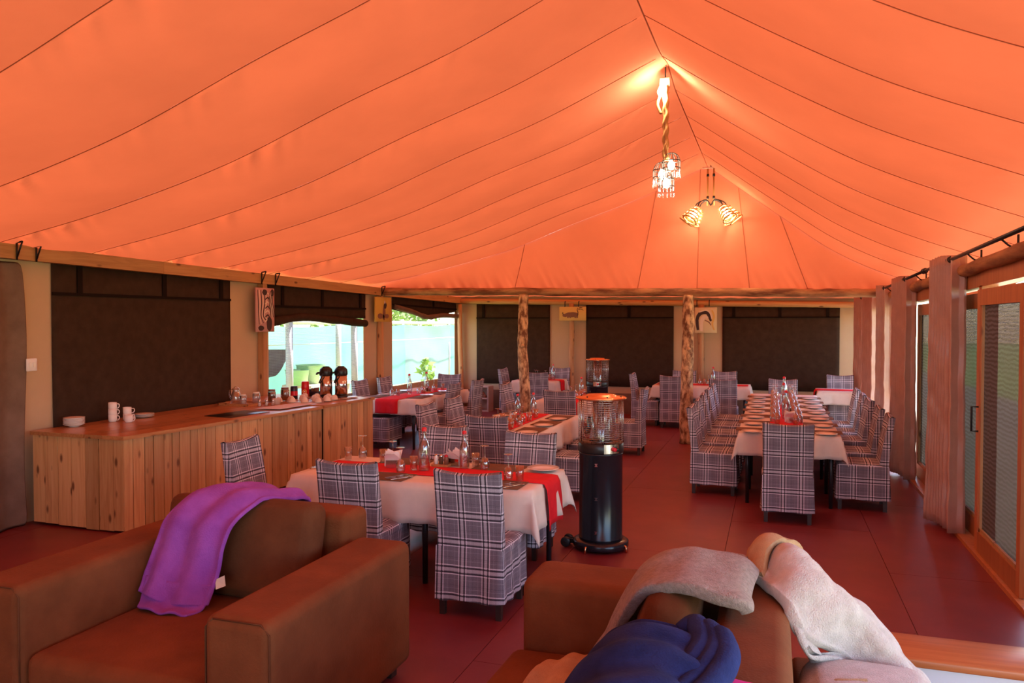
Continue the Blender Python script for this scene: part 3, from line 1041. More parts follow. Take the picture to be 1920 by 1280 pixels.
chair(-1.68, 15.5, S_, 'plaid chair whose top shows just left of the straight post by the far wall', G6)
chair(-.90, 15.5, S_, 'plaid chair on the far side of the far table, right of the round pole', G6)
chair(1.16, 15.0, S_, 'plaid chair at the far right corner table beside the curtains', 'plaid chairs at the far right table')
G7 = 'plaid chairs around the long table'
ordl = ['nearest', 'second', 'third', 'fourth', 'farthest']
for i, y in enumerate((9.02, 9.80, 10.6, 11.45, 12.3)):
    chair(-.62, y, E_ + (i % 3 - 1) * 2, 'plaid chair on the left side of the long table, %s of five' % ordl[i], G7)
for i, y in enumerate((8.75, 9.55, 10.5, 11.25, 12.05)):
    chair(.88, y, W_ + (i % 3 - 1) * 2, 'plaid chair on the curtain side of the long table, %s of five' % ordl[i], G7)
chair(.14, 7.98, N, 'plaid chair at the near head of the long table, back to the camera', G7)
chair(.16, 13.55, S_, 'plaid chair at the far head of the long table, facing the camera', G7)
# chair pushed in at the near end of the window table: cover only up to the seat
so = thing('covered_stool', 'plaid covered stool with a dark top at the window table, beside the counter', 'stool', (-5.72, 10.62, 0), R(3))
obj('skirt', CH[2], None, so); obj('seat', CH[1], None, so)
for sx in (-1, 1):
    for yy in (-.205, .215):
        obj('leg', CH[3], None, so, (sx * .195, yy, 0))
tr = thing('round_tray', 'dark round tray lying on the plaid stool', 'tray', (-5.72, 10.63, .487))
obj('dish', MB().lathe([(0, 0), (.20, 0), (.225, .02), (.215, .022), (.19, .008), (0, .008)], 24), 'black_plastic', tr)

# ------------------------------------------------------------------ tables, cloths, runners
TZ = .745
def cloth_mesh(x0, x1, y0, y1, L, seed=0, fold=.021):
    """cloth over a rectangle: flat top, hanging sides with folds, corners falling in points"""
    rows = []
    st = .05
    def axis(a0, a1):
        n = max(4, int((a1 - a0) / .06)); nl = 6
        r = [(a0, -L * (1 - i / nl)) for i in range(nl)]
        r += [(a0 + (a1 - a0) * i / n, 0) for i in range(n + 1)]
        r += [(a1, L * (i + 1) / nl) for i in range(nl)]
        return r
    for yb, dy in axis(y0, y1):
        row = []
        for xb, dx in axis(x0, x1):
            r = math.hypot(dx, dy)
            if r < 1e-6:
                row.append((xb, yb, TZ + .004)); continue
            k = min(1, r / .05)
            if abs(dx) > 1e-6 and abs(dy) > 1e-6:
                th = math.atan2(abs(dy), abs(dx))
                f = math.sin(2 * th)
                out = .012 + .26 * r * f
                sx, sy = math.copysign(math.cos(th), dx), math.copysign(math.sin(th), dy)
                row.append((xb + sx * out * k, yb + sy * out * k, TZ + .004 - r * (1 - .12 * f)))
            else:
                w = xb if abs(dx) < 1e-6 else yb
                f = fold * (r / L) * (math.sin(w * 17 + seed) + .9 * math.sin(w * 37 + seed * 2) + 1.2 * noise.noise(Vector((w * 6, seed, 0))))
                end = min(abs(w - (x0 if abs(dx) < 1e-6 else y0)), abs((x1 if abs(dx) < 1e-6 else y1) - w))
                f *= min(1, end / .15)
                out = .012 + f + .018 * r / L
                sx = 0 if abs(dx) < 1e-6 else math.copysign(1, dx); sy = 0 if abs(dy) < 1e-6 else math.copysign(1, dy)
                row.append((xb + sx * out * k, yb + sy * out * k, TZ + .004 - r))
        rows.append(row)
    return MB().grid(rows)
def table(x0, x1, y0, y1, legs, name, L=.27, seed=0, runner=None, cloth_extra=None, group=None):
    t = thing('dining_table', 'dark-legged dining table, %s' % name, 'table', ((x0 + x1) / 2, (y0 + y1) / 2, 0), 0, 'dark-legged dining tables under cloths')
    cx, cy = (x0 + x1) / 2, (y0 + y1) / 2
    obj('tabletop', MB().box(x0 - cx + .015, x1 - cx - .015, y0 - cy + .015, y1 - cy - .015, TZ - .035, TZ - .002), 'leg_dark', t)
    for lx, ly in legs:
        obj('leg', MB().tube([(lx - cx, ly - cy, 0), (lx - cx, ly - cy, TZ - .03)], [.02, .024], 10), 'leg_dark', t)
    c = obj('tablecloth', cloth_mesh(x0, x1, y0, y1, L, seed), 'table_linen')
    c.modifiers.new('t', 'SOLIDIFY').thickness = .003
    tag(c, 'cream linen tablecloth hanging in points, %s' % name, 'tablecloth', 'cream tablecloths')
    if runner:
        ax, c0, wdt, h0, h1 = runner          # axis, centre line, width, hang at both ends
        a0, a1 = (x0, x1) if ax == 'x' else (y0, y1)
        o_ = .022
        prof = []
        if h0: prof += [(a0 - o_ - .012 - .015 * (1 - i / 8), TZ - h0 * (1 - i / 8)) for i in range(8)] + [(a0 - o_ + .005, TZ + .004)]
        else: prof += [(a0 + .05, TZ + .0105)]
        prof += [(a0 + .03 + (a1 - a0 - .06) * i / 24, TZ + .0105) for i in range(25)]
        if h1: prof += [(a1 + o_ - .005, TZ + .004)] + [(a1 + o_ + .012 + .015 * i / 8, TZ - h1 * i / 8) for i in range(1, 9)]
        rows = []
        for k in range(9):
            v = -.5 + k / 8
            row = []
            for a, z in prof:
                hang = max(0, TZ - .01 - z)
                wv = .012 * math.sin(k * 1.6 + seed) * min(1, hang / .15)
                b = c0 + v * wdt
                if ax == 'x':
                    row.append((a + (wv if a > (a0 + a1) / 2 else -wv), b, z - (.03 * abs(v) * 2 if hang > .2 else 0)))
                else:
                    row.append((b, a + (wv if a > (a0 + a1) / 2 else -wv), z))
            rows.append(row)
        r = obj('table_runner', MB().grid(rows), 'red_runner')
        r.modifiers.new('t', 'SOLIDIFY').thickness = .002
        tag(r, 'bright red runner lying along the table, %s' % name, 'table runner', 'red table runners')
    return t
NT1 = 'the front table beside the big heater'
NT2 = 'the second table behind the front one'
NT3 = 'the third table beside the crooked post'
NT4 = 'the table at the net window'
NT5 = 'the small table under the rhino picture'
NT6 = 'the far table behind the straight post'
NT7 = 'the corner table beside the far curtains'
NT8 = 'the long table by the curtains'
table(-3.48, -1.56, 5.03, 5.90, [(-3.40, 5.12), (-2.56, 5.12), (-2.40, 5.12), (-1.64, 5.12), (-3.40, 5.82), (-2.48, 5.82), (-1.66, 5.82)], NT1, .285, 1, ('x', 5.47, .36, 0, .30))
table(-3.28, -2.30, 7.62, 9.42, [(-3.2, 7.7), (-2.38, 7.7), (-3.2, 9.3), (-2.38, 9.3)], NT2, .26, 2, ('y', -2.84, .34, .0, .0))
table(-3.36, -2.62, 10.95, 12.2, [(-3.28, 11.0), (-2.7, 11.0), (-3.28, 12.1), (-2.7, 12.1)], NT3, .24, 3, ('y', -2.86, .34, .22, 0))
table(-6.06, -5.05, 10.45, 12.55, [(-5.98, 10.53), (-5.12, 10.53), (-5.98, 12.45), (-5.12, 12.45)], NT4, .22, 4, ('y', -5.52, .38, .20, 0))
table(-4.98, -4.06, 14.72, 15.55, [(-4.9, 14.8), (-4.14, 14.8), (-4.9, 15.47), (-4.14, 15.47)], NT5, .24, 5, ('x', 15.12, .30, 0, .2))
table(-2.12, -.40, 14.42, 15.25, [(-2.04, 14.5), (-.48, 14.5), (-2.04, 15.17), (-.48, 15.17)], NT6, .22, 6, ('x', 14.85, .34, 0, 0))
table(.72, 1.42, 14.05, 14.75, [(.80, 14.13), (1.34, 14.13), (.8, 14.67), (1.34, 14.67)], NT7, .22, 7, ('x', 14.4, .34, .2, 0))
table(-.34, .66, 8.45, 13.28, [(-.25, 8.53), (.57, 8.53), (-.25, 9.25), (.57, 9.25), (-.25, 10.1), (.57, 10.1), (-.25, 11.6), (.57, 11.6), (-.25, 13.2), (.57, 13.2)], NT8, .23, 8, ('y', .15, .36, 0, 0))

# ------------------------------------------------------------------ brown suede armchair
ac = thing('armchair', 'wide brown suede armchair facing the camera with a purple throw', 'armchair', (-2.7, 3.2, 0))
def apart(name, x0, x1, y0, y1, z0, z1, r=.05, mat='suede', puff=0, cuts=0, off=(-2.7, 3.2), parent=None, rot=None):
    me = rbox(x0 - off[0], x1 - off[0], y0 - off[1], y1 - off[1], z0, z1, r, 4, puff, cuts)
    o = obj(name, me, mat, parent or ac)
    wn_mod(o)
    return o
apart('armrest', -2.19, -1.86, 2.54, 3.80, .06, .72, .05)
apart('armrest', -3.52, -3.19, 2.54, 3.80, .06, .72, .05)
apart('backrest', -3.26, -2.22, 3.72, 3.98, .06, .845, .05)
apart('base', -3.20, -2.18, 2.60, 3.76, .06, .25, .02, 'suede_dark')
apart('seat_cushion', -3.185, -2.195, 2.56, 3.70, .24, .41, .05, 'suede', .02, 2)
for x in (-3.45, -1.95):
    for y in (2.65, 3.7):
        obj('foot', MB().box(x + 2.7 - .03, x + 2.7 + .03, y - 3.2 - .03, y - 3.2 + .03, 0, .07), 'chair_leg', ac)
def arm_piping(parent, off, x0, x1, y, z0, z1, face='y'):
    e = .012
    p = [(x0 + .05, z1 - e), (x1 - .05, z1 - e), (x1 - e, z1 - .05), (x1 - e, z0)]
    q = [(x0 + .05, z1 - e), (x0 + e, z1 - .05), (x0 + e, z0)]
    for w in (p, q):
        obj('piping', MB().tube([(a - off[0], y - off[1], b) for a, b in w], .004, 5), 'suede_dark', parent)
arm_piping(ac, (-2.7, 3.2), -2.19, -1.86, 2.552, .10, .72)
arm_piping(ac, (-2.7, 3.2), -3.52, -3.19, 2.552, .10, .72)
cu = thing('cushion', 'large brown suede back cushion leaning in the armchair', 'cushion', (-2.79, 3.50, .42))
o = obj('cover', rbox(-.47, .47, -.09, .11, 0, .515, .06, 4, .05, 2, 1), 'suede_dark', cu, None, (R(-13), 0, 0))
# piping along the cushion edge
pp = [(-.45 + .90 * i / 20, -.005, .495 + .012 * math.sin(i * .9)) for i in range(21)]
obj('piping', MB().tube(pp, .006, 6), 'suede', cu, None, (R(-13), 0, 0))
# purple throw over the cushion and the back
rows = patch([
    [(-2.95, 4.00, .78), (-2.80, 4.02, .80), (-2.62, 3.98, .80)],
    [(-2.98, 3.90, .88), (-2.80, 3.92, .91), (-2.56, 3.88, .89)],
    [(-3.02, 3.70, .935), (-2.82, 3.72, .965), (-2.57, 3.70, .93)],
    [(-3.07, 3.52, .955), (-2.84, 3.53, .98), (-2.62, 3.53, .945)],
    [(-3.12, 3.36, .86), (-2.88, 3.35, .885), (-2.67, 3.37, .86)],
    [(-3.15, 3.30, .72), (-2.92, 3.29, .73), (-2.70, 3.31, .73)],
    [(-3.17, 3.255, .58), (-2.94, 3.24, .57), (-2.72, 3.27, .57)],
    [(-3.16, 3.20, .49), (-2.95, 3.18, .45), (-2.74, 3.22, .455)]], 44, 64, .016, 5, .015, 2.5)
thp = cloth_obj('purple_throw', rows, 'fleece_purple', .022)
tag(thp, 'purple fleece throw draped over the armchair back and cushion', 'blanket')
rows = patch([
    [(-3.15, 3.245, .56), (-2.94, 3.23, .55), (-2.73, 3.26, .55)],
    [(-3.14, 3.20, .47), (-2.94, 3.18, .44), (-2.75, 3.21, .44)],
    [(-3.10, 3.13, .435), (-2.93, 3.10, .43), (-2.78, 3.12, .43)]], 24, 16, .008, 6, .006, 2.5)
obj('under_layer', MB().grid(rows), 'fleece_purple', thp).modifiers.new('t', 'SOLIDIFY').thickness = .012
obj('care_tag', MB().add([(-2.725, 3.27, .575), (-2.675, 3.28, .60), (-2.66, 3.27, .55), (-2.71, 3.255, .53)], [(0, 1, 2, 3)]), 'paper_tag', thp)

# ------------------------------------------------------------------ brown suede sofa beside the aisle
sf = thing('sofa', 'brown suede sofa seen end-on, heaped with blankets', 'sofa', (-.5, 2.4, 0))
def spart(*a, **k):
    return apart(*a, off=(-.5, 2.4), parent=sf, **k)
spart('armrest', -1.10, .06, 3.38, 3.73, .06, .72, .055)
spart('backrest', -.20, .07, 1.1, 3.72, .06, .80, .06)
spart('armrest', -1.10, .06, .80, 1.12, .06, .72, .055)
spart('base', -1.08, -.2, 1.1, 3.40, .06, .25, .02, mat='suede_dark')
spart('seat_cushion', -1.13, -.22, 2.24, 3.37, .24, .41, .05, puff=.02, cuts=2)
spart('seat_cushion', -1.13, -.22, 1.12, 2.23, .24, .41, .05, puff=.02, cuts=2)
for x in (-1.0, -.05):
    for y in (.9, 3.6):
        obj('foot', MB().box(x + .5 - .03, x + .5 + .03, y - 2.4 - .03, y - 2.4 + .03, 0, .07), 'chair_leg', sf)
def sofa_cushion(y0, y1, label, zt=.50, x=-.46):
    c = thing('cushion', label, 'cushion', (x, (y0 + y1) / 2, .415), 0, 'brown cushions on the sofa')
    h = (y1 - y0) / 2
    obj('cover', rbox(-.09, .09, -h, h, 0, zt, .07, 4, .04, 2, 0), 'suede_dark', c, None, (0, R(14), 0))
    return c
sofa_cushion(2.86, 3.43, 'brown sofa cushion under the grey blanket', .47)
sofa_cushion(2.42, 2.80, 'crumpled small brown cushion between the grey and the navy blankets', .42, -.40)
sofa_cushion(1.85, 2.42, 'brown sofa cushion under the navy blanket', .47)
rows = patch([
    [(-.085, 3.50, .845), (-.075, 3.2, .86), (-.085, 2.90, .845)],
    [(-.12, 3.49, .885), (-.12, 3.2, .90), (-.12, 2.88, .88)],
    [(-.22, 3.46, .90), (-.22, 3.2, .915), (-.22, 2.89, .895)],
    [(-.34, 3.42, .905), (-.35, 3.2, .92), (-.33, 2.92, .90)],
    [(-.47, 3.41, .86), (-.49, 3.2, .86), (-.45, 2.97, .855)],
    [(-.56, 3.40, .74), (-.57, 3.24, .73), (-.54, 3.06, .73)],
    [(-.64, 3.375, .58), (-.65, 3.27, .57), (-.62, 3.14, .57)],
    [(-.71, 3.36, .46), (-.71, 3.27, .455), (-.69, 3.18, .45)]], 36, 56, .014, 5, .010, 2)
b_ = cloth_obj('grey_blanket', rows, 'fleece_grey', .05)
tag(b_, 'grey-tan fleece blanket spread over the sofa cushion next to the far arm', 'blanket')
rows = patch([
    [(-.14, 2.50, .84), (-.14, 2.3, .85), (-.14, 2.08, .84)],
    [(-.20, 2.55, .87), (-.20, 2.3, .885), (-.21, 2.06, .87)],
    [(-.30, 2.56, .90), (-.31, 2.3, .93), (-.31, 2.05, .90)],
    [(-.43, 2.58, .88), (-.46, 2.3, .91), (-.46, 2.05, .88)],
    [(-.56, 2.66, .74), (-.59, 2.4, .75), (-.59, 2.1, .74)],
    [(-.64, 2.72, .58), (-.67, 2.46, .57), (-.68, 2.15, .57)],
    [(-.71, 2.76, .455), (-.75, 2.5, .45), (-.76, 2.2, .45)]], 36, 50, .014, 5, .012, 3)
b_ = cloth_obj('navy_blanket', rows, 'fleece_navy', .035)
tag(b_, 'navy blue blanket over the nearest sofa cushion', 'blanket')
for k, (dx, dy) in enumerate(((-.06, 0), (-.02, -.03), (.015, -.07))):
    fp = cr([(-.22 + dx, 2.55 + dy, .89 - k * .01), (-.17 + dx, 2.56 + dy, .915), (-.14 + dx, 2.44 + dy, .90), (-.17 + dx, 2.30 + dy, .885), (-.22 + dx, 2.16 + dy, .885)], 22)
    obj('fold', MB().tube(fp, [.030 + .012 * math.sin(PI * i / 21) for i in range(22)], 10), 'fleece_navy', b_)
obj('care_tag', MB().add([(-.17, 2.30, .90), (-.13, 2.31, .905), (-.125, 2.25, .90), (-.165, 2.24, .895)], [(0, 1, 2, 3)]), 'paper_tag', b_)
rows = patch([
    [(-.98, 2.85, .425), (-.80, 2.82, .43), (-.62, 2.85, .44)],
    [(-.93, 3.02, .45), (-.78, 3.0, .47), (-.62, 3.05, .46)],
    [(-.92, 3.14, .45), (-.80, 3.22, .475), (-.66, 3.30, .46)]], 24, 20, .016, 9, .008, 3)
b_ = cloth_obj('tan_blanket', rows, 'fleece_tan', .02)
tag(b_, 'rumpled tan blanket lying flat on the sofa seat', 'blanket')
b_ = cloth_obj('magenta_cloth', patch([[(-.11, 2.42, .815), (-.03, 2.40, .815)], [(-.12, 2.28, .82), (-.02, 2.27, .818)], [(-.12, 2.1, .815), (-.01, 2.1, .815)]], 10, 12, .006, 12), 'magenta', .014)
tag(b_, 'bright magenta cloth on top of the sofa back', 'cloth')
# cream blanket sliding off the back of the sofa
L_ = [(-.07, 3.42, .82), (-.04, 3.32, .83), (.06, 3.13, .81), (.125, 3.12, .70), (.25, 3.24, .61), (.39, 3.28, .50), (.46, 3.22, .42)]
C_ = [(.0, 3.52, .885), (.05, 3.42, .92), (.13, 3.30, .90), (.22, 3.27, .815), (.33, 3.30, .72), (.45, 3.30, .60), (.52, 3.26, .50)]
R_ = [(.07, 3.70, .84), (.10, 3.64, .87), (.21, 3.50, .81), (.365, 3.47, .70), (.49, 3.34, .575), (.56, 3.30, .48), (.59, 3.26, .40)]
D_ = [(.10, 3.74, .78), (.14, 3.72, .74), (.25, 3.62, .66), (.38, 3.58, .55), (.50, 3.46, .45), (.56, 3.40, .40), (.60, 3.34, .36)]
rows = patch([[a, b, c_, d] for a, b, c_, d in zip(L_, C_, R_, D_)], 40, 56, .030, 7, .018, 2)
b_ = cloth_obj('cream_blanket', rows, 'fleece_white', .05)
tag(b_, 'thick cream fleece blanket sliding off the back of the sofa', 'blanket')
kn = patch([[(-.085, 3.44, .83), (-.08, 3.55, .88), (-.02, 3.68, .86), (.05, 3.74, .80)],
            [(-.06, 3.37, .84), (-.03, 3.50, .93), (.03, 3.62, .93), (.09, 3.70, .85)],
            [(-.03, 3.33, .85), (.0, 3.44, .92), (.06, 3.54, .935), (.11, 3.64, .88)]], 24, 16, .016, 8, .008, 2)
obj('turned_lining', MB().grid(kn), 'fleece_tan', b_).modifiers.new('t', 'SOLIDIFY').thickness = .03
rows = patch([[(.07, 3.12, .77), (.10, 3.2, .70), (.12, 3.28, .62)], [(.13, 3.08, .66), (.16, 3.16, .60), (.18, 3.24, .54)], [(.25, 3.21, .61), (.27, 3.26, .54), (.29, 3.30, .46)], [(.39, 3.25, .50), (.41, 3.29, .45), (.43, 3.32, .40)]], 20, 36, .008, 8, .008, 1.5)
obj('under_layer', MB().grid(rows), 'fleece_white', b_).modifiers.new('t', 'SOLIDIFY').thickness = .03
# ottoman and pale cushion behind the sofa back
ot = thing('ottoman', 'low brown ottoman standing behind the sofa back', 'ottoman', (.40, 2.9, 0))
o = obj('body', rbox(-.315, .17, -.95, .80, .05, .40, .03, 3), 'suede', ot); wn_mod(o)
for x in (-.25, .11):
    for y in (-.85, .7):
        obj('foot', MB().box(x - .025, x + .025, y - .025, y + .025, 0, .06), 'chair_leg', ot)
zc = thing('cushion', 'pale beige cushion with a zip under the cream blanket', 'cushion', (.33, 2.98, .40))
o = obj('cover', rbox(-.21, .24, -.32, .30, 0, .19, .07, 4, .03, 2), 'fleece_white', zc)
obj('zip', MB().tube([(-.18, -.02, .175), (-.1, -.01, .20), (.0, 0, .212)], .006, 6), 'steel', zc)
obj('zip_flap', MB().tube([(-.18, .015, .17), (-.1, .025, .202), (.0, .035, .212)], .011, 6), 'fleece_tan', zc)

# ------------------------------------------------------------------ patio heaters
def heater(loc, rot, label):
    t = thing('patio_heater', label, 'heater', loc, rot, 'black gas patio heaters')
    obj('base_plate', MB().lathe([(0, .02), (.225, .02), (.235, .03), (.235, .07), (.21, .085), (0, .085)], 36), 'black_paint', t)
    bd = obj('body', MB().lathe([(0, .08), (.182, .08), (.186, .1), (.186, .105), (.182, .11), (.182, .80), (.187, .805), (.187, .815), (.182, .82), (0, .82)], 40), 'black_paint', t)
    for z in (.17, .45, .73):
        obj('clip', MB().box(-.012, .012, -.188, -.18, z - .012, z - .006).box(-.012, .012, -.188, -.18, z + .006, z + .012).box(-.005, .005, -.187, -.18, z - .01, z + .01), 'steel', bd)
    co = obj('collar', MB().lathe([(.10, .82), (.186, .82), (.190, .83), (.190, .895), (.18, .905), (.10, .905)], 40), 'black_plastic', t)
    rot_p = Matrix.Rotation(R(38), 4, 'Z')
    pm = MB()
    for i in range(9):
        pass
    n = 8
    vv = []
    for k in range(n + 1):
        a = R(-90 + 20 + 42 * k / n)
        for r_, z in ((.193, .825), (.193, .90)):
            vv.append((r_ * math.cos(a), r_ * math.sin(a), z))
    pm.add(vv, [(2 * k, 2 * k + 2, 2 * k + 3, 2 * k + 1) for k in range(n)])
    pn = obj('control_panel', pm, 'steel', co)
    pn.modifiers.new('t', 'SOLIDIFY').thickness = .006
    for ad, mt in ((-38, 'black_plastic'), (-46, 'red_cap')):
        a = R(ad)
        d = Vector((math.cos(a), math.sin(a), 0))
        obj('knob', MB().tube([d * .192 + Vector((0, 0, .862)), d * .225 + Vector((0, 0, .862))], [.018, .015], 12), mt, co)
    # wire guard
    g = MB()
    for k in range(19):
        z = .925 + .335 * k / 18
        g.tube([(.188 * math.cos(2 * PI * i / 28), .188 * math.sin(2 * PI * i / 28), z) for i in range(28)], .0019, 4, closed=True)
    for k in range(28):
        a = 2 * PI * k / 28
        g.tube([(.188 * math.cos(a), .188 * math.sin(a), .90), (.188 * math.cos(a), .188 * math.sin(a), 1.275)], .0017, 4)
    obj('wire_guard', g, 'steel_wire', t)
    obj('glass_tube', MB().lathe([(.072, .9), (.072, 1.25), (.068, 1.25), (.068, .9)], 24), 'clear_glass', t)
    for k in range(4):
        a = 2 * PI * k / 4 + .4
        obj('stay_rod', MB().tube([(.165 * math.cos(a), .165 * math.sin(a), .9), (.165 * math.cos(a), .165 * math.sin(a), 1.27)], .005, 6), 'steel', t)
    cp = obj('cap', MB().lathe([(0, 1.262), (.20, 1.262), (.215, 1.268), (.215, 1.278), (.20, 1.284), (.13, 1.29), (.12, 1.302), (.0, 1.306)], 40), 'copper', t)
    for k in range(6):
        a = 2 * PI * k / 6
        obj('screw', MB().lathe([(0, 1.295), (.007, 1.294), (.007, 1.284)], 8, (.17 * math.cos(a), .17 * math.sin(a), 0)), 'black_iron', cp)
    for s in (-1, 1):
        wv = Matrix.Translation((-.285, -.03 + s * .055, .045)) @ Matrix.Rotation(PI / 2, 4, 'X')
        obj('wheel', MB().lathe([(0, -.014), (.03, -.014), (.042, -.01), (.044, 0), (.042, .01), (.03, .014), (0, .014)], 18, ax=wv), 'black_plastic', t)
    obj('axle_bracket', MB().box(-.30, -.20, -.055, -.045, .03, .07).box(-.30, -.20, -.015, -.005, .03, .07).tube([(-.285, -.10, .045), (-.285, .04, .045)], .007, 6), 'black_iron', t)
    for a in (-1.9, -.35):
        d = Vector((math.cos(a), math.sin(a), 0))
        obj('foot_bolt', MB().tube([d * .2 + Vector((0, 0, .06)), d * .245 + Vector((0, 0, .05)), d * .25 + Vector((0, 0, .0))], .009, 6), 'copper', t)
    return t
h1 = heater((-1.375, 6.42, 0), 0, 'tall black patio heater with wire guard beside the front table')
dup(h1, (-2.88, 13.15, 0), R(-30), 'farther black patio heater standing by the far wall flap')

# ------------------------------------------------------------------ pine counters
def counter(name, label, near_l, near_r, far_r, far_l, h, end_planks, front_planks, seed, mat_top='pine_top'):
    t = thing(name, label, 'counter', (0, 0, 0), 0, 'pine plank counters')
    P = [Vector((*p, 0)) for p in (near_l, near_r, far_r, far_l)]
    rnd = random.Random(seed)
    ins = [P[0] + Vector((.03, .03, 0)), P[1] + Vector((-.03, .03, 0)), P[2] + Vector((-.03, -.03, 0)), P[3] + Vector((.03, -.03, 0))]
    obj('carcass', MB().hexa([p + Vector((0, 0, .03)) for p in ins], [p + Vector((0, 0, h - .04)) for p in ins]), 'floor_gap', t)
    def planks(a, b, n, nrm):
        ws = [rnd.uniform(.8, 1.2) for _ in range(n)]; tot = sum(ws); s = 0
        for w in ws:
            p0 = a + (b - a) * (s / tot); p1 = a + (b - a) * ((s + w) / tot); s += w
            g = (b - a).normalized() * .004
            pr = rnd.uniform(0, .006); zb = rnd.uniform(.012, .03)
            q = [p0 + g, p1 - g]
            th = nrm * .02
            mid = (q[0] + q[1]) / 2
            m_ = MB()
            off = nrm * pr
            bot = [q[0] + off - mid, q[1] + off - mid, q[1] + off - th - mid, q[0] + off - th - mid]
            m_.hexa([v + Vector((0, 0, zb)) for v in bot], [v + Vector((0, 0, h - .036)) for v in bot])
            obj('plank', m_, 'pine', t, mid, recalc=True)
    if end_planks:
        d = (P[1] - P[0]).normalized()
        planks(P[0], P[1], end_planks, Vector((d.y, -d.x, 0)))
    d = (P[2] - P[1]).normalized()
    planks(P[1], P[2], front_planks, Vector((d.y, -d.x, 0)))
    nb = 5
    for k in range(nb):
        u0, u1 = k / nb, (k + 1) / nb
        o_ = .03
        a0 = P[0].lerp(P[1], u0) + Vector((0, -o_, 0)); a1 = P[0].lerp(P[1], u1) + Vector((0, -o_, 0))
        b0 = P[3].lerp(P[2], u0); b1 = P[3].lerp(P[2], u1)
        if k == nb - 1:
            a1.x += o_; b1.x += o_
        g = Vector((.0015, 0, 0))
        m_ = MB().hexa([v + Vector((0, 0, h - .035)) for v in (a0 + g, a1 - g, b1 - g, b0 + g)], [v + Vector((0, 0, h)) for v in (a0 + g, a1 - g, b1 - g, b0 + g)])
        obj('top_board', m_, mat_top, t)
    return t
CT = .887
counter('serving_counter', 'long pine plank counter with an orange varnished top', (-6.62, 5.45), (-5.53, 5.45), (-5.24, 8.22), (-6.66, 8.22), CT, 7, 25, 5)
counter('serving_counter', 'short pine plank counter carrying the flasks, beyond the long one', (-6.66, 8.24), (-5.22, 8.235), (-5.16, 9.35), (-6.66, 9.35), CT + .012, 0, 9, 9)
bm_ = tag(obj('black_mat', rbox(-.19, .19, -.30, .30, 0, .006, .002, 1), 'fry_black', None, (-5.66, 7.18, CT), (0, 0, R(-6))), 'flat black mat on the counter top', 'mat')
wc = tag(obj('white_paper', MB().add([(-.17, -.40, 0), (.15, -.36, 0), (.20, .42, 0), (-.10, .40, 0), (-.17, -.40, .003), (.15, -.36, .003), (.20, .42, .003), (-.10, .40, .003)], [(0, 3, 2, 1), (4, 5, 6, 7), (0, 1, 5, 4), (1, 2, 6, 5), (2, 3, 7, 6), (3, 0, 4, 7)]), 'white_cloth', None, (-5.58, 8.0, CT + .014)), 'white paper lying on the counter in front of the cups', 'paper')

# ------------------------------------------------------------------ crockery on the counter
plate_me = MB().lathe([(0, .004), (.055, .004), (.075, .008), (.108, .018), (.110, .021), (.073, .012), (.055, .008), (0, .008)], 28).mesh('plate')
bowl_me = MB().lathe([(0, 0), (.045, 0), (.05, .006), (.09, .022), (.098, .028), (.094, .03), (.05, .012), (0, .010)], 24).mesh('bowl')
plate_me.materials.append(M['china']); bowl_me.materials.append(M['china'])
for k in range(6):
    tag(obj('saucer', bowl_me, None, None, (-6.50, 5.80, CT + k * .0125)), 'white saucer, %s from below in the stack at the near counter end' % ORD[k], 'saucer', 'stacked saucers on the counter')
for k in range(3):
    tag(obj('plate', plate_me, None, None, (-6.42, 6.60, CT + k * .012)), 'white plate, %s from below in the low stack behind the mugs' % ORD[k], 'plate', 'stacked plates on the counter')
def mug_me(r=.042, h=.075):
    body = MB().lathe([(0, .003), (r * .75, 0), (r * .82, .006), (r, .02), (r, h), (r - .004, h), (r - .004, .02), (0, .012)], 20).mesh('cup')
    a = [(r - .004, 0, h * .8), (r + .022, 0, h * .78), (r + .026, 0, h * .45), (r + .012, 0, h * .22), (r - .004, 0, h * .2)]
    hd = MB().tube(cr(a, 12), .005, 6).mesh('handle')
    body.materials.append(M['china']); hd.materials.append(M['china'])
    return body, hd
MUG = mug_me()
def mug(x, y, z, rz, label):
    t = thing('mug', label, 'mug', (x, y, z), rz, 'white mugs on the counter')
    obj('cup', MUG[0], None, t); obj('handle', MUG[1], None, t)
for k, w in enumerate(('bottom', 'middle', 'top')):
    mug(-6.45, 6.22, CT + .062 * k, R(20), 'white mug, %s of the stack of three on the counter' % w)
for k, w in enumerate(('lower', 'upper')):
    mug(-6.40, 6.36, CT + .062 * k, R(40), 'white mug, %s of the pair behind the stack' % w)
mug(-6.26, 6.24, CT, R(10), 'single white mug right of the mug stack')
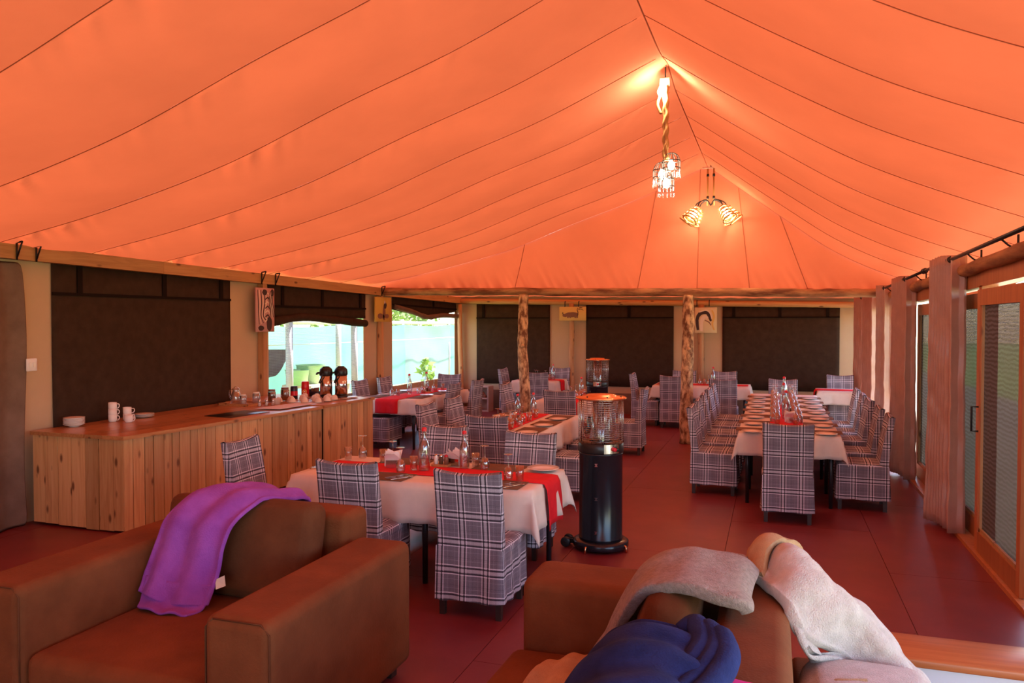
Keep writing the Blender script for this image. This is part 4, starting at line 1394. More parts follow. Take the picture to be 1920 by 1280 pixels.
# upturned cups on saucers
cup_me = MB().lathe([(.046, 0), (.043, .025), (.033, .048), (.022, .055), (.022, .060), (.018, .060), (.018, .055), (0, .054)], 18).mesh('cup')
cup_me.materials.append(M['china_warm'])
sau_me = MB().lathe([(0, .004), (.035, .004), (.07, .012), (.071, .015), (.035, .008), (0, .008)], 18).mesh('saucer')
sau_me.materials.append(M['china_warm'])
spots = [(-5.90, 8.28), (-5.74, 8.33), (-5.58, 8.36), (-5.42, 8.42), (-5.86, 8.48), (-5.70, 8.52), (-5.54, 8.55), (-5.40, 8.60), (-5.82, 8.68), (-5.66, 8.71), (-5.50, 8.74), (-5.92, 8.88), (-5.74, 8.89), (-5.58, 8.92), (-5.42, 8.80)]
for i, (x, y) in enumerate(spots):
    t = thing('cup', 'upturned cup on its saucer, %s in the %s row on the counter' % ((ORD[i % 4], ['front', 'second'][i // 4]) if i < 8 else (ORD[(i - 8) % 3], 'third') if i < 11 else (ORD[i - 11], 'back')), 'cup', (x, y, CT + .013), 0, 'upturned cups on the counter')
    obj('saucer', sau_me, None, t); obj('upturned_cup', cup_me, None, t, (0, 0, .009))
for i, (x, y) in enumerate([(-5.36, 8.98), (-5.33, 9.10), (-5.38, 9.2)]):
    tag(obj('saucer', sau_me, None, None, (x, y, CT + .013)), 'bare saucer at the end of the short counter, %s from the cups' % ORD[i], 'saucer', 'bare saucers on the short counter')
# tray with jug and jars
ty = thing('serving_tray', 'wooden tray under the glass jug and jars', 'tray', (-6.26, 8.02, CT + .0))
obj('board', rbox(-.22, .22, -.17, .17, .0, .014, .004, 2), 'pine_top', ty)
obj('rim', MB().box(-.22, .22, -.17, -.16, .012, .03).box(-.22, .22, .16, .17, .012, .03).box(-.22, -.21, -.17, .17, .012, .03).box(.21, .22, -.17, .17, .012, .03), 'pine_top', ty)
zt = CT + .015
jg = thing('glass_jug', 'clear glass jug with handle on the wooden tray', 'jug', (-6.33, 8.0, zt))
obj('body', MB().lathe([(0, 0), (.055, 0), (.062, .01), (.064, .09), (.045, .14), (.036, .165), (.046, .19), (.044, .19), (.034, .165), (.043, .138), (.060, .09), (.058, .014), (0, .008)], 20), 'clear_glass', jg)
obj('handle', MB().tube(cr([(-.04, -.0, .17), (-.09, -.0, .17), (-.10, 0, .10), (-.06, 0, .05)], 12), .007, 6), 'clear_glass', jg)
obj('stopper', MB().lathe([(0, .215), (.02, .21), (.03, .195), (.03, .19), (0, .19)], 14), 'clear_glass', jg)
def jar(x, y, z, r, h, label, fill, lid, fillh=.5, name='glass_jar'):
    t = thing(name, label, 'jar', (x, y, z), 0, 'jars on the counter')
    obj('glass', MB().lathe([(0, 0), (r, 0), (r, h * .82), (r * .8, h * .86), (r * .78, h * .86), (r * .92, h * .8), (r * .93, .004), (0, .004)], 18), 'clear_glass', t)
    obj('contents', MB().lathe([(0, .005), (r * .9, .005), (r * .9, h * fillh), (0, h * fillh)], 18), fill, t)
    obj('lid', MB().lathe([(0, h), (r * .85, h), (r * .88, h * .97), (r * .88, h * .85), (0, h * .85)], 18), lid, t)
jar(-6.17, 7.93, zt, .04, .13, 'glass jar of white sugar with a pale lid on the tray', 'sugar', 'china_warm', .4)
jar(-6.12, 8.12, zt, .045, .14, 'taller glass jar with a pale lid at the back of the tray', 'sugar', 'china_warm', .25)
jar(-6.05, 8.34, CT + .013, .05, .16, 'brown coffee jar with dark lid, left of two', 'coffee', 'tin_brown', .75)
jar(-6.0, 8.55, CT + .013, .055, .17, 'brown coffee jar with dark lid, right of two', 'tin_brown', 'tin_brown', .8)
for k, (x, y) in enumerate(((-5.93, 7.93), (-5.88, 8.0), (-5.83, 8.06))):
    t = thing('salt_cellar', 'small glass cellar with steel top beside the tray, %s from the left' % ORD[k], 'shaker', (x, y, CT + .0), 0, 'small glass cellars on the counter')
    obj('glass', MB().lathe([(0, 0), (.022, 0), (.020, .05), (.016, .065), (.0, .065)], 12), 'clear_glass', t)
    obj('contents', MB().lathe([(0, .003), (.018, .003), (.017, .04), (0, .04)], 12), 'sugar', t)
    obj('cap', MB().lathe([(.017, .062), (.018, .075), (.01, .085), (0, .086)], 12), 'steel', t)
def tin(x, y, r, h, mat, label, band=None, logo=None):
    t = thing('tin', label, 'tin', (x, y, CT + .013), 0, 'tins on the counter')
    obj('can', MB().lathe([(0, 0), (r, 0), (r, h), (r * .95, h + .004), (0, h + .004)], 20), mat, t)
    obj('lid', MB().lathe([(0, h + .018), (r * .9, h + .018), (r * .94, h + .012), (r * .94, h), (0, h)], 20), 'tin_dark' if mat != 'tin_red' else 'tin_red', t)
    if band:
        obj('label', MB().lathe([(r + .001, h * .3), (r + .001, h * .7)], 20), band, t)
    if logo:
        d = Vector((.42, -.9, 0)).normalized(); u = Vector((-d.y, d.x, 0))
        for rr, mt, e in ((.028, 'logo_yellow', .002), (.018, 'tin_red', .004), (.009, 'china', .006)):
            c0 = d * (r + e) + Vector((0, 0, h * .42))
            obj('emblem', MB().add([c0 + u * rr * math.cos(a) + Vector((0, 0, rr * math.sin(a))) for a in [2 * PI * k / 20 for k in range(20)]], [tuple(range(20))]), mt, t)
tin(-6.02, 8.78, .047, .15, 'tin_dark', 'black tin with a red label on the counter', 'tin_red')
tin(-5.98, 8.98, .052, .20, 'tin_red', 'tall red tin with a round yellow emblem on the counter', None, True)
tp = thing('tea_caddy', 'dark low tea caddy behind the cup rows', 'caddy', (-5.98, 9.18, CT + .013))
obj('box', rbox(-.09, .09, -.06, .06, 0, .07, .01, 2), 'tin_dark', tp)
for k in range(3):
    obj('packet', MB().box(-.07 + k * .05, -.03 + k * .05, -.03, .03, .07, .10 + .01 * k), 'tin_brown' if k else 'tin_dark', tp)
tag(obj('plastic_tub', MB().lathe([(0, 0), (.05, 0), (.058, .07), (.06, .072), (.055, .072), (.048, .006), (0, .006)], 18), 'china_warm', None, (-5.88, 8.2, CT + .0)), 'small cream tub on the counter beside the cup rows', 'tub')
def airpot(x, y, label):
    t = thing('airpot', label, 'flask', (x, y, CT + .012), R(-60), 'steel airpots')
    obj('base_ring', MB().lathe([(0, 0), (.088, 0), (.09, .004), (.09, .022), (.084, .026), (0, .026)], 24), 'black_plastic', t)
    obj('body', MB().lathe([(.0, .024), (.083, .024), (.083, .30), (.0, .30)], 28), 'steel', t)
    obj('head', MB().lathe([(.084, .298), (.088, .31), (.088, .35), (.082, .385), (.06, .405), (0, .412)], 24), 'black_plastic', t)
    obj('pump_button', MB().lathe([(.05, .40), (.05, .415), (.04, .422), (0, .424)], 18), 'black_iron', t)
    obj('spout', MB().tube([(0, -.07, .34), (0, -.115, .33), (0, -.125, .31)], .014, 8), 'black_plastic', t)
    hp = [(.09 * math.cos(a), -.035 - .055 * math.sin(a), .33 - .13 * math.sin(a)) for a in [PI * k / 14 for k in range(15)]]
    obj('handle', MB().tube(hp, .009, 8), 'black_plastic', t)
airpot(-5.72, 9.08, 'steel airpot with black head, left one of the pair on the counter')
airpot(-5.55, 9.18, 'steel airpot with black head, right one of the pair on the counter')

# ------------------------------------------------------------------ tableware
TT = TZ + .008          # top of the cloth
TR = TZ + .0125         # top of a runner
# wine glass standing upside down on its rim
wine_bowl = MB().lathe([(.031, 0), (.037, .03), (.036, .06), (.024, .088), (.006, .10), (.0045, .105), (.0, .105), (.0, .098), (.022, .085), (.034, .06), (.035, .03), (.0295, .0), (.031, 0)], 16).mesh('bowl', True)
wine_stem = MB().lathe([(.006, .100), (.0042, .115), (.0042, .17), (.007, .18), (.033, .186), (.034, .189), (.0, .190)], 16).mesh('stem', True)
tumbler_me = MB().lathe([(.0, .006), (.026, .006), (.031, .105), (.0325, .105), (.0285, .0), (.0, .0)], 16).mesh('tumbler', True)
tumbler_in = MB().lathe([(0, .0), (.024, .0)], 12).mesh('tumbler_base')
for me in (wine_bowl, wine_stem, tumbler_me): me.materials.append(M['clear_glass'])
def wine(x, y, z, label, group):
    t = thing('wine_glass', label, 'wine glass', (x, y, z), 0, group)
    obj('bowl', wine_bowl, None, t); obj('stem', wine_stem, None, t)
def tumbler(x, y, z, label, group):
    tag(obj('tumbler', tumbler_me, None, None, (x, y, z)), label, 'glass', group)
bt_glass = MB().lathe([(0, .004), (.036, 0), (.040, .008), (.040, .15), (.032, .185), (.016, .225), (.0135, .265), (.016, .268), (.016, .28), (.012, .28), (.011, .265), (.0135, .225), (.029, .183), (.037, .15), (.037, .012), (0, .010)], 18).mesh('bottle_glass', True)
bt_water = MB().lathe([(0, .0115), (.036, .0125), (.036, .15), (.029, .18), (.018, .205), (0, .205)], 18).mesh('water', True)
bt_cap = MB().lathe([(.017, .272), (.018, .278), (.018, .29), (.012, .298), (.0, .30)], 14).mesh('stopper', True)
bt_clip = MB().tube([(.017, 0, .285), (.02, 0, .26), (.016, 0, .245)], .002, 5).tube([(-.017, 0, .285), (-.02, 0, .26), (-.016, 0, .245)], .002, 5).mesh('clip')
bt_glass.materials.append(M['clear_glass']); bt_water.materials.append(M['water_glass']); bt_cap.materials.append(M['red_cap']); bt_clip.materials.append(M['steel'])
def bottle(x, y, z, label, s=1.0, group='swing-top water bottles'):
    t = thing('water_bottle', label, 'bottle', (x, y, z), R(random.uniform(-60, 60)), group)
    t.scale = (s, s, s)
    obj('bottle_glass', bt_glass, None, t); obj('stopper', bt_cap, None, t); obj('clip', bt_clip, None, t)
mat_me = rbox(-.20, .20, -.14, .14, 0, .003, .0012, 1); mat_me.materials.append(M['place_mat'])
def place_mat(x, y, z, rz, label, group):
    tag(obj('place_mat', mat_me, None, None, (x, y, z), (0, 0, rz)), label, 'place mat', group)
def plate(x, y, z, label, group, s=1.0):
    o = tag(obj('side_plate', plate_me, None, None, (x, y, z)), label, 'plate', group)
    o.scale = (s, s, s)
def spoon_mesh():
    return MB().tube(cr([(0, -.10, .004), (0, 0, .005), (0, .05, .007)], 8), [.004, .004, .003, .003, .003, .003, .003, .004], 6).lathe([(0, 0), (.018, .003), (.018, .005), (0, .003)], 12, (0, .072, .004)).mesh('spoon')
def fork_mesh():
    m_ = MB().box(-.005, .005, -.10, .03, .002, .005).box(-.011, .011, .03, .055, .003, .006)
    for k in range(4): m_.box(-.011 + k * .0066, -.0085 + k * .0066, .055, .095, .003, .006)
    return m_.mesh('fork')
def knife_mesh():
    return MB().box(-.006, .006, -.11, -.01, .001, .007).prism([(-.006, .002), (.007, .002), (.007, .004), (-.006, .004)], -.01, .11).mesh('knife')
SP, FK, KN = spoon_mesh(), fork_mesh(), knife_mesh()
for me in (SP, FK, KN): me.materials.append(M['steel'])
def cutlery(x, y, z, rz, where):
    c, s = math.cos(rz), math.sin(rz)
    for i, (me, nm) in enumerate(((FK, 'fork'), (KN, 'knife'), (SP, 'spoon'))):
        d = -.045 + .045 * i
        tag(obj(nm, me, None, None, (x + c * d, y + s * d, z), (0, 0, rz)), 'steel %s %s' % (nm, where), nm)
def napkins(x, y, z, rz, label):
    t = thing('napkin_holder', label, 'napkin holder', (x, y, z), rz)
    obj('holder', MB().box(-.05, .05, -.03, .03, 0, .006).box(-.05, .05, -.03, -.026, .006, .06).box(-.05, .05, .026, .03, .006, .06), 'steel', t)
    for k in range(7):
        a = (k - 3) * .09
        rows = patch([[(-.055 + a * .03, -.018 + k * .006, .01), (.055 + a * .02, -.018 + k * .006, .01)], [(-.06, -.02 + k * .007 + a * .02, .06), (.06, -.02 + k * .007 + a * .02, .065)], [(-.05 + .02 * a, -.02 + k * .007 + a * .25, .105 + .018 * (k % 3)), (.045 + .09 * a, -.02 + k * .007 + a * .25, .125 - .02 * (k % 3))]], 6, 8, .004, 20)
        obj('napkin', MB().grid(rows), 'napkin', t)
def cruet(x, y, z, label):
    t = thing('cruet_set', label, 'condiments', (x, y, z))
    obj('caddy', MB().box(-.07, .07, -.04, .04, 0, .02), 'pine_top', t)
    for k, (dx, mt, cap) in enumerate(((-.045, 'sugar', 'steel'), (0, 'coffee', 'steel'), (.045, 'tin_brown', 'red_cap'))):
        b_ = obj('shaker', MB().lathe([(0, .02), (.018, .02), (.018, .07), (.014, .08), (0, .08)], 12, (dx, 0, 0)), mt, t)
        obj('shaker_cap', MB().lathe([(.014, .078), (.015, .09), (0, .098)], 12, (dx, 0, 0)), cap, b_)
# front table
g = 'glasses on the front table'
for (x, y), w in zip([(-3.30, 5.80), (-2.91, 5.60), (-2.71, 5.34), (-2.13, 5.64), (-1.83, 5.33)],
                     ['at the counter end of the front table', 'on the red runner left of the water bottle', 'in front of the left napkins on the front table', 'right of the second bottle on the front table', 'nearest the red runner end of the front table']):
    wine(x, y, TR, 'upturned wine glass ' + w, g)
for (x, y), w in zip([(-3.38, 5.70), (-3.04, 5.68), (-2.655, 5.46), (-2.25, 5.75), (-1.745, 5.34)],
                     ['at the counter end of the front table', 'behind the left wine glasses on the front table', 'touching the tall water bottle on the front table', 'beside the second bottle on the front table', 'next to the wine glass at the red runner end']):
    tumbler(x, y, TR, 'clear straight tumbler ' + w, g)
bottle(-2.57, 5.47, TR, 'tall water bottle in the middle of the front table runner', 1.12)
bottle(-2.31, 5.66, TT, 'water bottle near the napkins at the far side of the front table', 1.0)
napkins(-2.86, 5.50, TR, R(20), 'napkins fanned in a holder left of the front water bottle')
napkins(-2.42, 5.74, TT, R(-15), 'napkins fanned in a holder beside the second bottle')
cruet(-2.52, 5.68, TT, 'small condiment caddy with a red-capped shaker on the front table')
plate(-1.69, 5.76, TT + .003, 'white plate at the heater corner of the front table', 'plates on the front table', 1.15)
place_mat(-2.75, 5.17, TT, 0, 'brown place mat between the two chairs facing away on the front table', 'place mats on the front table')
place_mat(-1.86, 5.17, TT, 0, 'brown place mat behind the nearest chair on the front table', 'place mats on the front table')
place_mat(-2.05, 5.77, TT, 0, 'brown place mat on the heater side of the front table', 'place mats on the front table')
place_mat(-2.87, 5.78, TT, 0, 'brown place mat on the far side of the front table', 'place mats on the front table')
cutlery(-2.62, 5.15, TT + .003, R(-35), 'on the place mat between the two front chairs')
cutlery(-1.75, 5.15, TT + .003, R(-35), 'on the place mat behind the nearest chair')
cutlery(-3.36, 5.30, TT, R(-80), 'at the counter end of the front table')
def scatter(pts, z, where, group):
    for k, (x, y) in enumerate(pts):
        nm = ORD[sorted(range(len(pts)), key=lambda q: pts[q][1]).index(k)]
        if k % 2: tumbler(x, y, z, 'clear tumbler, %s glass from the near side, on ' % nm + where, group)
        else: wine(x, y, z, 'upturned wine glass, %s glass from the near side, on ' % nm + where, group)
scatter([(-2.74, 8.07), (-2.70, 7.95), (-2.68, 8.2), (-2.78, 8.3), (-2.74, 8.48), (-2.70, 8.62), (-2.92, 8.15), (-2.96, 8.4), (-2.90, 8.7), (-2.72, 8.95)], TR, 'the second table', 'glasses on the second table')
bottle(-2.95, 8.95, TR, 'left water bottle on the second table', .95)
bottle(-2.82, 9.18, TR, 'right water bottle on the second table', .95)
cruet(-2.86, 8.55, TR, 'condiment caddy on the runner of the second table')
for k, (x, y) in enumerate([(-2.46, 7.92), (-2.46, 8.52), (-2.46, 9.12), (-3.12, 8.0), (-3.12, 8.6), (-3.12, 9.2)]):
    w_ = '%s setting on the %s side of ' % (['nearest', 'middle', 'farthest'][k % 3], 'heater' if k < 3 else 'counter')
    place_mat(x, y, TT, R(90), 'brown place mat, ' + w_ + 'the second table', 'place mats on the second table')
    plate(x + (.04 if x > -2.8 else -.04), y - .26, TT, 'white side plate, ' + w_ + 'the second table', 'plates on the second table')
cutlery(-2.70, 7.75, TR, R(-50), 'at the near end of the second table runner')
scatter([(-2.86, 11.25), (-2.78, 11.4), (-2.94, 11.5), (-2.80, 11.62), (-2.92, 11.75), (-2.84, 11.95)], TR, 'the third table', 'glasses on the third table')
bottle(-2.90, 12.05, TR, 'water bottle on the third table, right of the crooked post', .95)
for k, y in enumerate((11.3, 11.85)):
    plate(-3.22, y, TT, 'white side plate, %s one on the third table' % ['nearer', 'farther'][k], 'plates on the third table')
scatter([(-5.70, 10.94), (-5.62, 11.0), (-5.46, 11.42), (-5.42, 11.52), (-5.50, 11.62), (-5.42, 12.0), (-5.50, 12.1), (-5.40, 12.25)], TR, 'the window table', 'glasses on the net window table')
bottle(-5.57, 11.30, TR, 'left water bottle on the net window table', 1.1)
bottle(-5.52, 11.84, TR, 'right water bottle on the net window table', 1.1)
cruet(-5.44, 11.7, TR, 'condiment caddy between the bottles on the window table')
for k, (x, y) in enumerate([(-5.88, 10.8), (-5.88, 11.5), (-5.20, 10.9), (-5.20, 11.6), (-5.22, 12.2)]):
    w_ = ['nearer setting on the wall side', 'farther setting on the wall side', 'nearest setting on the room side', 'middle setting on the room side', 'farthest setting on the room side'][k] + ' of the window table'
    place_mat(x, y, TT, R(90), 'brown place mat, ' + w_, 'place mats on the net window table')
    plate(x, y + .27, TT, 'white side plate, ' + w_, 'plates on the net window table')
scatter([(-4.55, 15.1), (-4.46, 15.14), (-4.38, 15.1), (-4.31, 15.16), (-4.62, 15.18)], TR, 'the small far table', 'glasses on the small far table')
bottle(-4.24, 15.16, TR, 'water bottle on the small far table', 1.05)
plate(-1.92, 14.6, TT, 'white plate at the left end of the far table', 'plates on the far table', 1.1)
scatter([(-1.30, 14.82), (-1.22, 14.86), (-1.14, 14.82)], TR, 'the far table', 'glasses on the far table')
bottle(-1.06, 14.9, TR, 'water bottle on the far table right of the straight post', 1.1)
# long table: seven settings on each side, two rows of glasses
for k in range(7):
    y = 8.75 + .655 * k
    nm = ['nearest', 'second', 'third', 'fourth', 'fifth', 'sixth', 'farthest'][k]
    for s, side in ((-1, 'left'), (1, 'curtain')):
        x = .16 + s * .335
        place_mat(x, y, TT, 0, 'brown place mat on the %s side of the long table, %s setting' % (side, nm), 'place mats on the long table')
        plate(x + s * .03, y - .24 + .02 * s, TT, 'white side plate on the %s side of the long table, %s setting' % (side, nm), 'plates on the long table')
        tag(obj('knife', KN, None, None, (x + .02, y, TT + .003), (0, 0, R(-70))), 'steel knife on the %s side of the long table, %s setting' % (side, nm), 'knife', 'knives on the long table')
for k in range(24):
    y = 9.30 + .155 * k
    for s_ in (-1, 1):
        x = .15 + s_ * (.10 + .045 * (k % 2))
        (wine if k % 3 else tumbler)(x, y, TR, ('upturned wine glass' if k % 3 else 'clear tumbler') + ', %s glass of the %s row on the long table' % (ORD[k], 'left' if s_ < 0 else 'curtain-side'), 'glasses in two rows on the long table')
bottle(.15, 9.8, TR, 'near water bottle in the middle of the long table', 1.15)
bottle(.14, 11.0, TR, 'middle water bottle on the long table', 1.15)
bottle(.16, 12.3, TR, 'far water bottle on the long table', 1.15)
napkins(.19, 9.45, TR, R(10), 'napkins in a holder at the near end of the long table runner')
napkins(.12, 11.6, TR, R(-10), 'napkins in a holder halfway along the long table')
cruet(.2, 10.3, TR, 'condiment caddy on the long table runner')

# ------------------------------------------------------------------ hanging lamps
bulb_me = MB().lathe([(0, -.045), (.02, -.04), (.034, -.015), (.034, .005), (.022, .03), (.012, .05), (0, .05)], 14).mesh('bulb'); bulb_me.materials.append(M['bulb_glow'])
lp = thing('pendant_lamp', 'rope-bound pendant lamp with three caged bulbs under the ridge', 'pendant lamp', (-1.02, 7.72, 4.36))
obj('hook', MB().tube([(0, 0, .05), (0, 0, -.06)], .008, 6), 'black_iron', lp)
obj('mount_board', rbox(-.055, .045, -.02, .02, -.14, -.055, .006, 2), 'pale_wood', lp)
top_me = bulb_me.copy(); top_me.materials.clear(); top_me.materials.append(M['bulb_bright'])
obj('top_bulb', top_me, None, lp, (-.035, -.06, -.20))
for k, (dx, dy) in enumerate(((-.012, 0), (.018, .015), (.012, -.018))):
    pts = [(dx + .006 * math.sin(i * 1.1 + k), dy + .006 * math.cos(i * 1.1 + k), -.14 - .72 * i / 30) for i in range(31)]
    obj('rope_strand', MB().tube(pts, .014, 8), 'rope', lp)
obj('rope_tail', MB().tube(cr([(-.05, 0, -.22), (-.075, 0, -.30), (-.06, 0, -.36), (-.04, 0, -.40)], 10), .014, 8), 'rope', lp)
def cage(parent, loc, r=.085):
    c = MB()
    for k in range(10):
        a = 2 * PI * k / 10
        c.tube(cr([(0, 0, .13), (r * .6 * math.cos(a), r * .6 * math.sin(a), .115), (r * math.cos(a), r * math.sin(a), .05), (r * math.cos(a), r * math.sin(a), -.06)], 8), .0035, 4)
    for z in (.05, -.02):
        c.tube([(r * math.cos(2 * PI * i / 20), r * math.sin(2 * PI * i / 20), z) for i in range(20)], .005, 5, closed=True)
    o = obj('cage_shade', c, 'black_iron', parent, loc)
    for k in range(12):
        a = 2 * PI * k / 12
        obj('glass_drop', MB().tube([(r * math.cos(a), r * math.sin(a), -.02), (r * math.cos(a), r * math.sin(a), -.12)], .006, 5), 'clear_glass', o)
    obj('bulb', bulb_me, None, o, (0, 0, .01))
cage(lp, (.06, .0, -.92)); cage(lp, (-.035, .03, -1.0)); cage(lp, (.015, -.03, -1.10), .075)
ch = thing('chandelier', 'iron chandelier with six basket shades below the far end of the ridge', 'chandelier', (-.92, 12.2, 4.36))
obj('hook', MB().tube([(0, 0, .02), (0, 0, -.07)], .01, 6), 'black_iron', ch)
obj('cross_bar', rbox(-.13, .13, -.02, .02, -.10, -.075, .006, 2), 'pale_wood', ch)
for x in (-.045, .045):
    obj('rope_strand', MB().tube([(x, 0, -.09), (x, 0, -.66)], .014, 8), 'rope', ch)
    for z in (-.18, -.52):
        obj('ferrule', MB().tube([(x, 0, z), (x, 0, z - .04)], .02, 8), 'black_iron', ch)
for k in range(6):
    a = R(180 + (-40 + 40 * k if k < 3 else 180 - 40 + 40 * (k - 3)))
    d = Vector((math.cos(a), math.sin(a) * .8, 0))
    arm = obj('arm', MB().tube(cr([(0, 0, -.66), d * .08 + Vector((0, 0, -.58)), d * .20 + Vector((0, 0, -.62)), d * .24 + Vector((0, 0, -.70))], 14), .010, 6), 'black_iron', ch)
    tilt = Matrix.Translation(d * .30 + Vector((0, 0, -.80))) @ Matrix.Rotation(R(-38), 4, Vector((-d.y, d.x, 0)))
    sh = MB()
    for q in range(5):
        z = .10 - .055 * q; r_ = .06 + .012 * q
        sh.tube([tilt @ Vector((r_ * math.cos(2 * PI * i / 16), r_ * math.sin(2 * PI * i / 16), z)) for i in range(16)], .013, 5, closed=True)
    for q in range(8):
        b2 = 2 * PI * q / 8
        sh.tube([tilt @ Vector((.06 * math.cos(b2), .06 * math.sin(b2), .10)), tilt @ Vector((.11 * math.cos(b2), .11 * math.sin(b2), -.13))], .004, 4)
    obj('basket_shade', sh, 'basket', arm)
    bo = obj('bulb', bulb_me, None, arm)
    bo.matrix_local = tilt

# ------------------------------------------------------------------ pictures
def picture(name, label, loc, rz, w, h, mat):
    """canvas panel hanging in its local xz plane, front towards -y"""
    t = thing(name, label, 'picture', loc, rz)
    obj('canvas', rbox(-w / 2, w / 2, 0, .025, -h / 2, h / 2, .003, 1), mat, t)
    return t
def shape(t, pts, mat, lvl=1, name='painted_shape'):
    obj(name, MB().prism(pts, -.0015 * lvl, 0), mat, t, recalc=True)
def blob(cx, cz, rx, rz_, n=18, seed=0, amp=.15, a0=0):
    return [(cx + rx * math.cos(a) * (1 + amp * noise.noise(Vector((math.cos(a) * 2, math.sin(a) * 2, seed)))), cz + rz_ * math.sin(a) * (1 + amp * noise.noise(Vector((math.cos(a) * 2, math.sin(a) * 2, seed + 5))))) for a in [a0 + 2 * PI * k / n for k in range(n)]]
def stroke(pts, w):
    pts = cr([(x, 0, z) for x, z in pts], 12)
    L, R_2 = [], []
    for i, p in enumerate(pts):
        d = pts[min(i + 1, 11)] - pts[max(i - 1, 0)]
        n = Vector((-d.z, 0, d.x)).normalized() * w * (1.15 - abs(i / 11 - .45))
        L.append((p.x + n.x, p.z + n.z)); R_2.append((p.x - n.x, p.z - n.z))
    return L + R_2[::-1]
# zebra head on the left wall (front faces +x)
zp = picture('zebra_picture', 'tall narrow zebra picture in pink and black above the counter', (XL + .145, 8.98, 2.085), R(90), .40, .60, 'pink_art')
for k in range(6):
    x = -.17 + .035 * k
    shape(zp, stroke([(x, .27), (x + .015, .1), (x + .02 - .01 * k, -.08), (x + .03 + .012 * k, -.20 + .01 * k)], .008), 'dark_art' if k % 2 == 0 else 'light_art', 1 + k * .1)
for k in range(7):
    z = .20 - .06 * k
    shape(zp, stroke([(-.01, z), (.05, z + .03), (.09, z - .01)], .009), 'dark_art' if k % 2 else 'light_art', 2 + k * .1)
for k in range(5):
    x = .11 + .018 * k
    shape(zp, stroke([(x, .26), (x - .03, .12), (x, .0), (x - .01, -.1)], .006), 'dark_art' if k % 2 == 0 else 'light_art', 3 + k * .1)
shape(zp, blob(.08, -.19, .055, .10, seed=2), 'dark_art', 4); shape(zp, blob(-.02, .24, .05, .04, seed=3), 'dark_art', 4); shape(zp, blob(.15, .24, .03, .05, seed=4), 'dark_art', 4)
shape(zp, blob(-.10, -.25, .06, .035, seed=6), 'dark_art', 4)
lp_ = picture('lion_picture', 'small yellow picture of a dark resting animal on the side wall', (XL + .12, 12.42, 2.15), R(90), .60, .44, 'yellow_art')
for c_ in ((-.12, -.12, .10, .05), (.02, -.06, .05, .14), (.06, .07, .055, .06), (.12, -.12, .08, .04), (-.02, -.13, .06, .035)):
    shape(lp_, blob(*c_, seed=c_[0] * 9), 'brown_art' if c_[1] < 0 else 'dark_art', 1 + abs(c_[0]) * 3)
shape(lp_, blob(.045, .13, .02, .03, seed=5), 'light_art', 2.5)
rh = picture('rhino_picture', 'wide golden picture of a rhino on the far wall', (-4.03, 15.93, 2.105), 0, .58, .29, 'gold_art')
rh.rotation_euler = (0, 0, 0)
shape(rh, blob(-.02, -.02, .15, .055, seed=1), 'brown_art', 1)
shape(rh, blob(-.16, -.035, .06, .035, seed=2), 'brown_art', 1.5)
shape(rh, stroke([(-.20, -.02), (-.215, .01), (-.21, .035)], .008), 'dark_art', 2)
for x in (-.10, -.05, .06, .10): shape(rh, [(x - .018, -.09), (x + .018, -.09), (x + .02, -.03), (x - .02, -.03)], 'brown_art', 1.2 + x)
shape(rh, stroke([(.10, -.06), (.12, .02), (.10, .08), (.12, .13)], .007), 'dark_art', 2.2)
shape(rh, stroke([(.12, .08), (.18, .10), (.24, .07)], .005), 'dark_art', 2.4)
shape(rh, stroke([(.13, .11), (.17, .13), (.22, .12)], .005), 'dark_art', 2.6)
bd = picture('bird_picture', 'cream picture of a curved bird neck on the far wall', (-1.285, 15.93, 1.965), 0, .43, .51, 'cream_art')
shape(bd, stroke([(-.15, -.20), (-.17, .02), (-.10, .14), (.02, .15), (.07, .07), (.10, -.02)], .035), 'dark_art', 1)
shape(bd, stroke([(-.08, -.22), (-.08, -.02), (-.02, .07), (.04, .04)], .035), 'light_art', 2)
shape(bd, stroke([(-.13, .16), (0, .20), (.08, .15), (.12, .02)], .014), 'light_art', 3)
shape(bd, stroke([(.12, .2), (.16, .08), (.13, -.08), (.17, -.2)], .018), 'gold_art', 2.5)
shape(bd, stroke([(-.02, .0), (.06, -.04), (.10, -.10)], .010), 'brown_art', 3.5)
for x, lab in ((-4.20, 'left hook of the rhino picture'), (-3.90, 'right hook of the rhino picture'), (-1.46, 'left hook of the bird picture'), (-1.22, 'right hook of the bird picture')):
    tag(obj('picture_hook', MB().tube([(x, 15.94, 2.24), (x, 15.95, 2.36), (x, 16.0, 2.37)], .010, 6), 'black_iron'), 'black iron ' + lab, 'hook', 'black hooks on the far beam')

# ------------------------------------------------------------------ wooden crate in the far corner
cb = thing('wooden_crate', 'open wooden crate standing in the far corner', 'crate', (-5.98, 15.7, 0))
for z0 in (.0, .27, .52):
    obj('board', MB().box(-.18, .18, -.16, .16, z0, z0 + .022), 'pale_wood', cb)
for x in (-.19, .17):
    obj('side_board', MB().box(x, x + .022, -.16, .16, 0, .545), 'pale_wood', cb)
obj('back_board', MB().box(-.18, .18, .15, .17, 0, .54), 'pale_wood', cb)
for k, (x, y, z) in enumerate(((-.08, -.03, .33), (.0, .02, .33), (.07, -.05, .33), (.03, -.04, .38))):
    tag(obj('onion', MB().lathe([(0, -.035), (.025, -.03), (.04, 0), (.03, .022), (.008, .035), (.004, .05), (0, .05)], 12), 'onion', None, (-5.98 + x, 15.7 + y, z)), 'brown onion in the wooden crate, %s' % ['leftmost', 'middle', 'rightmost', 'topmost'][k], 'onion', 'onions in the crate')

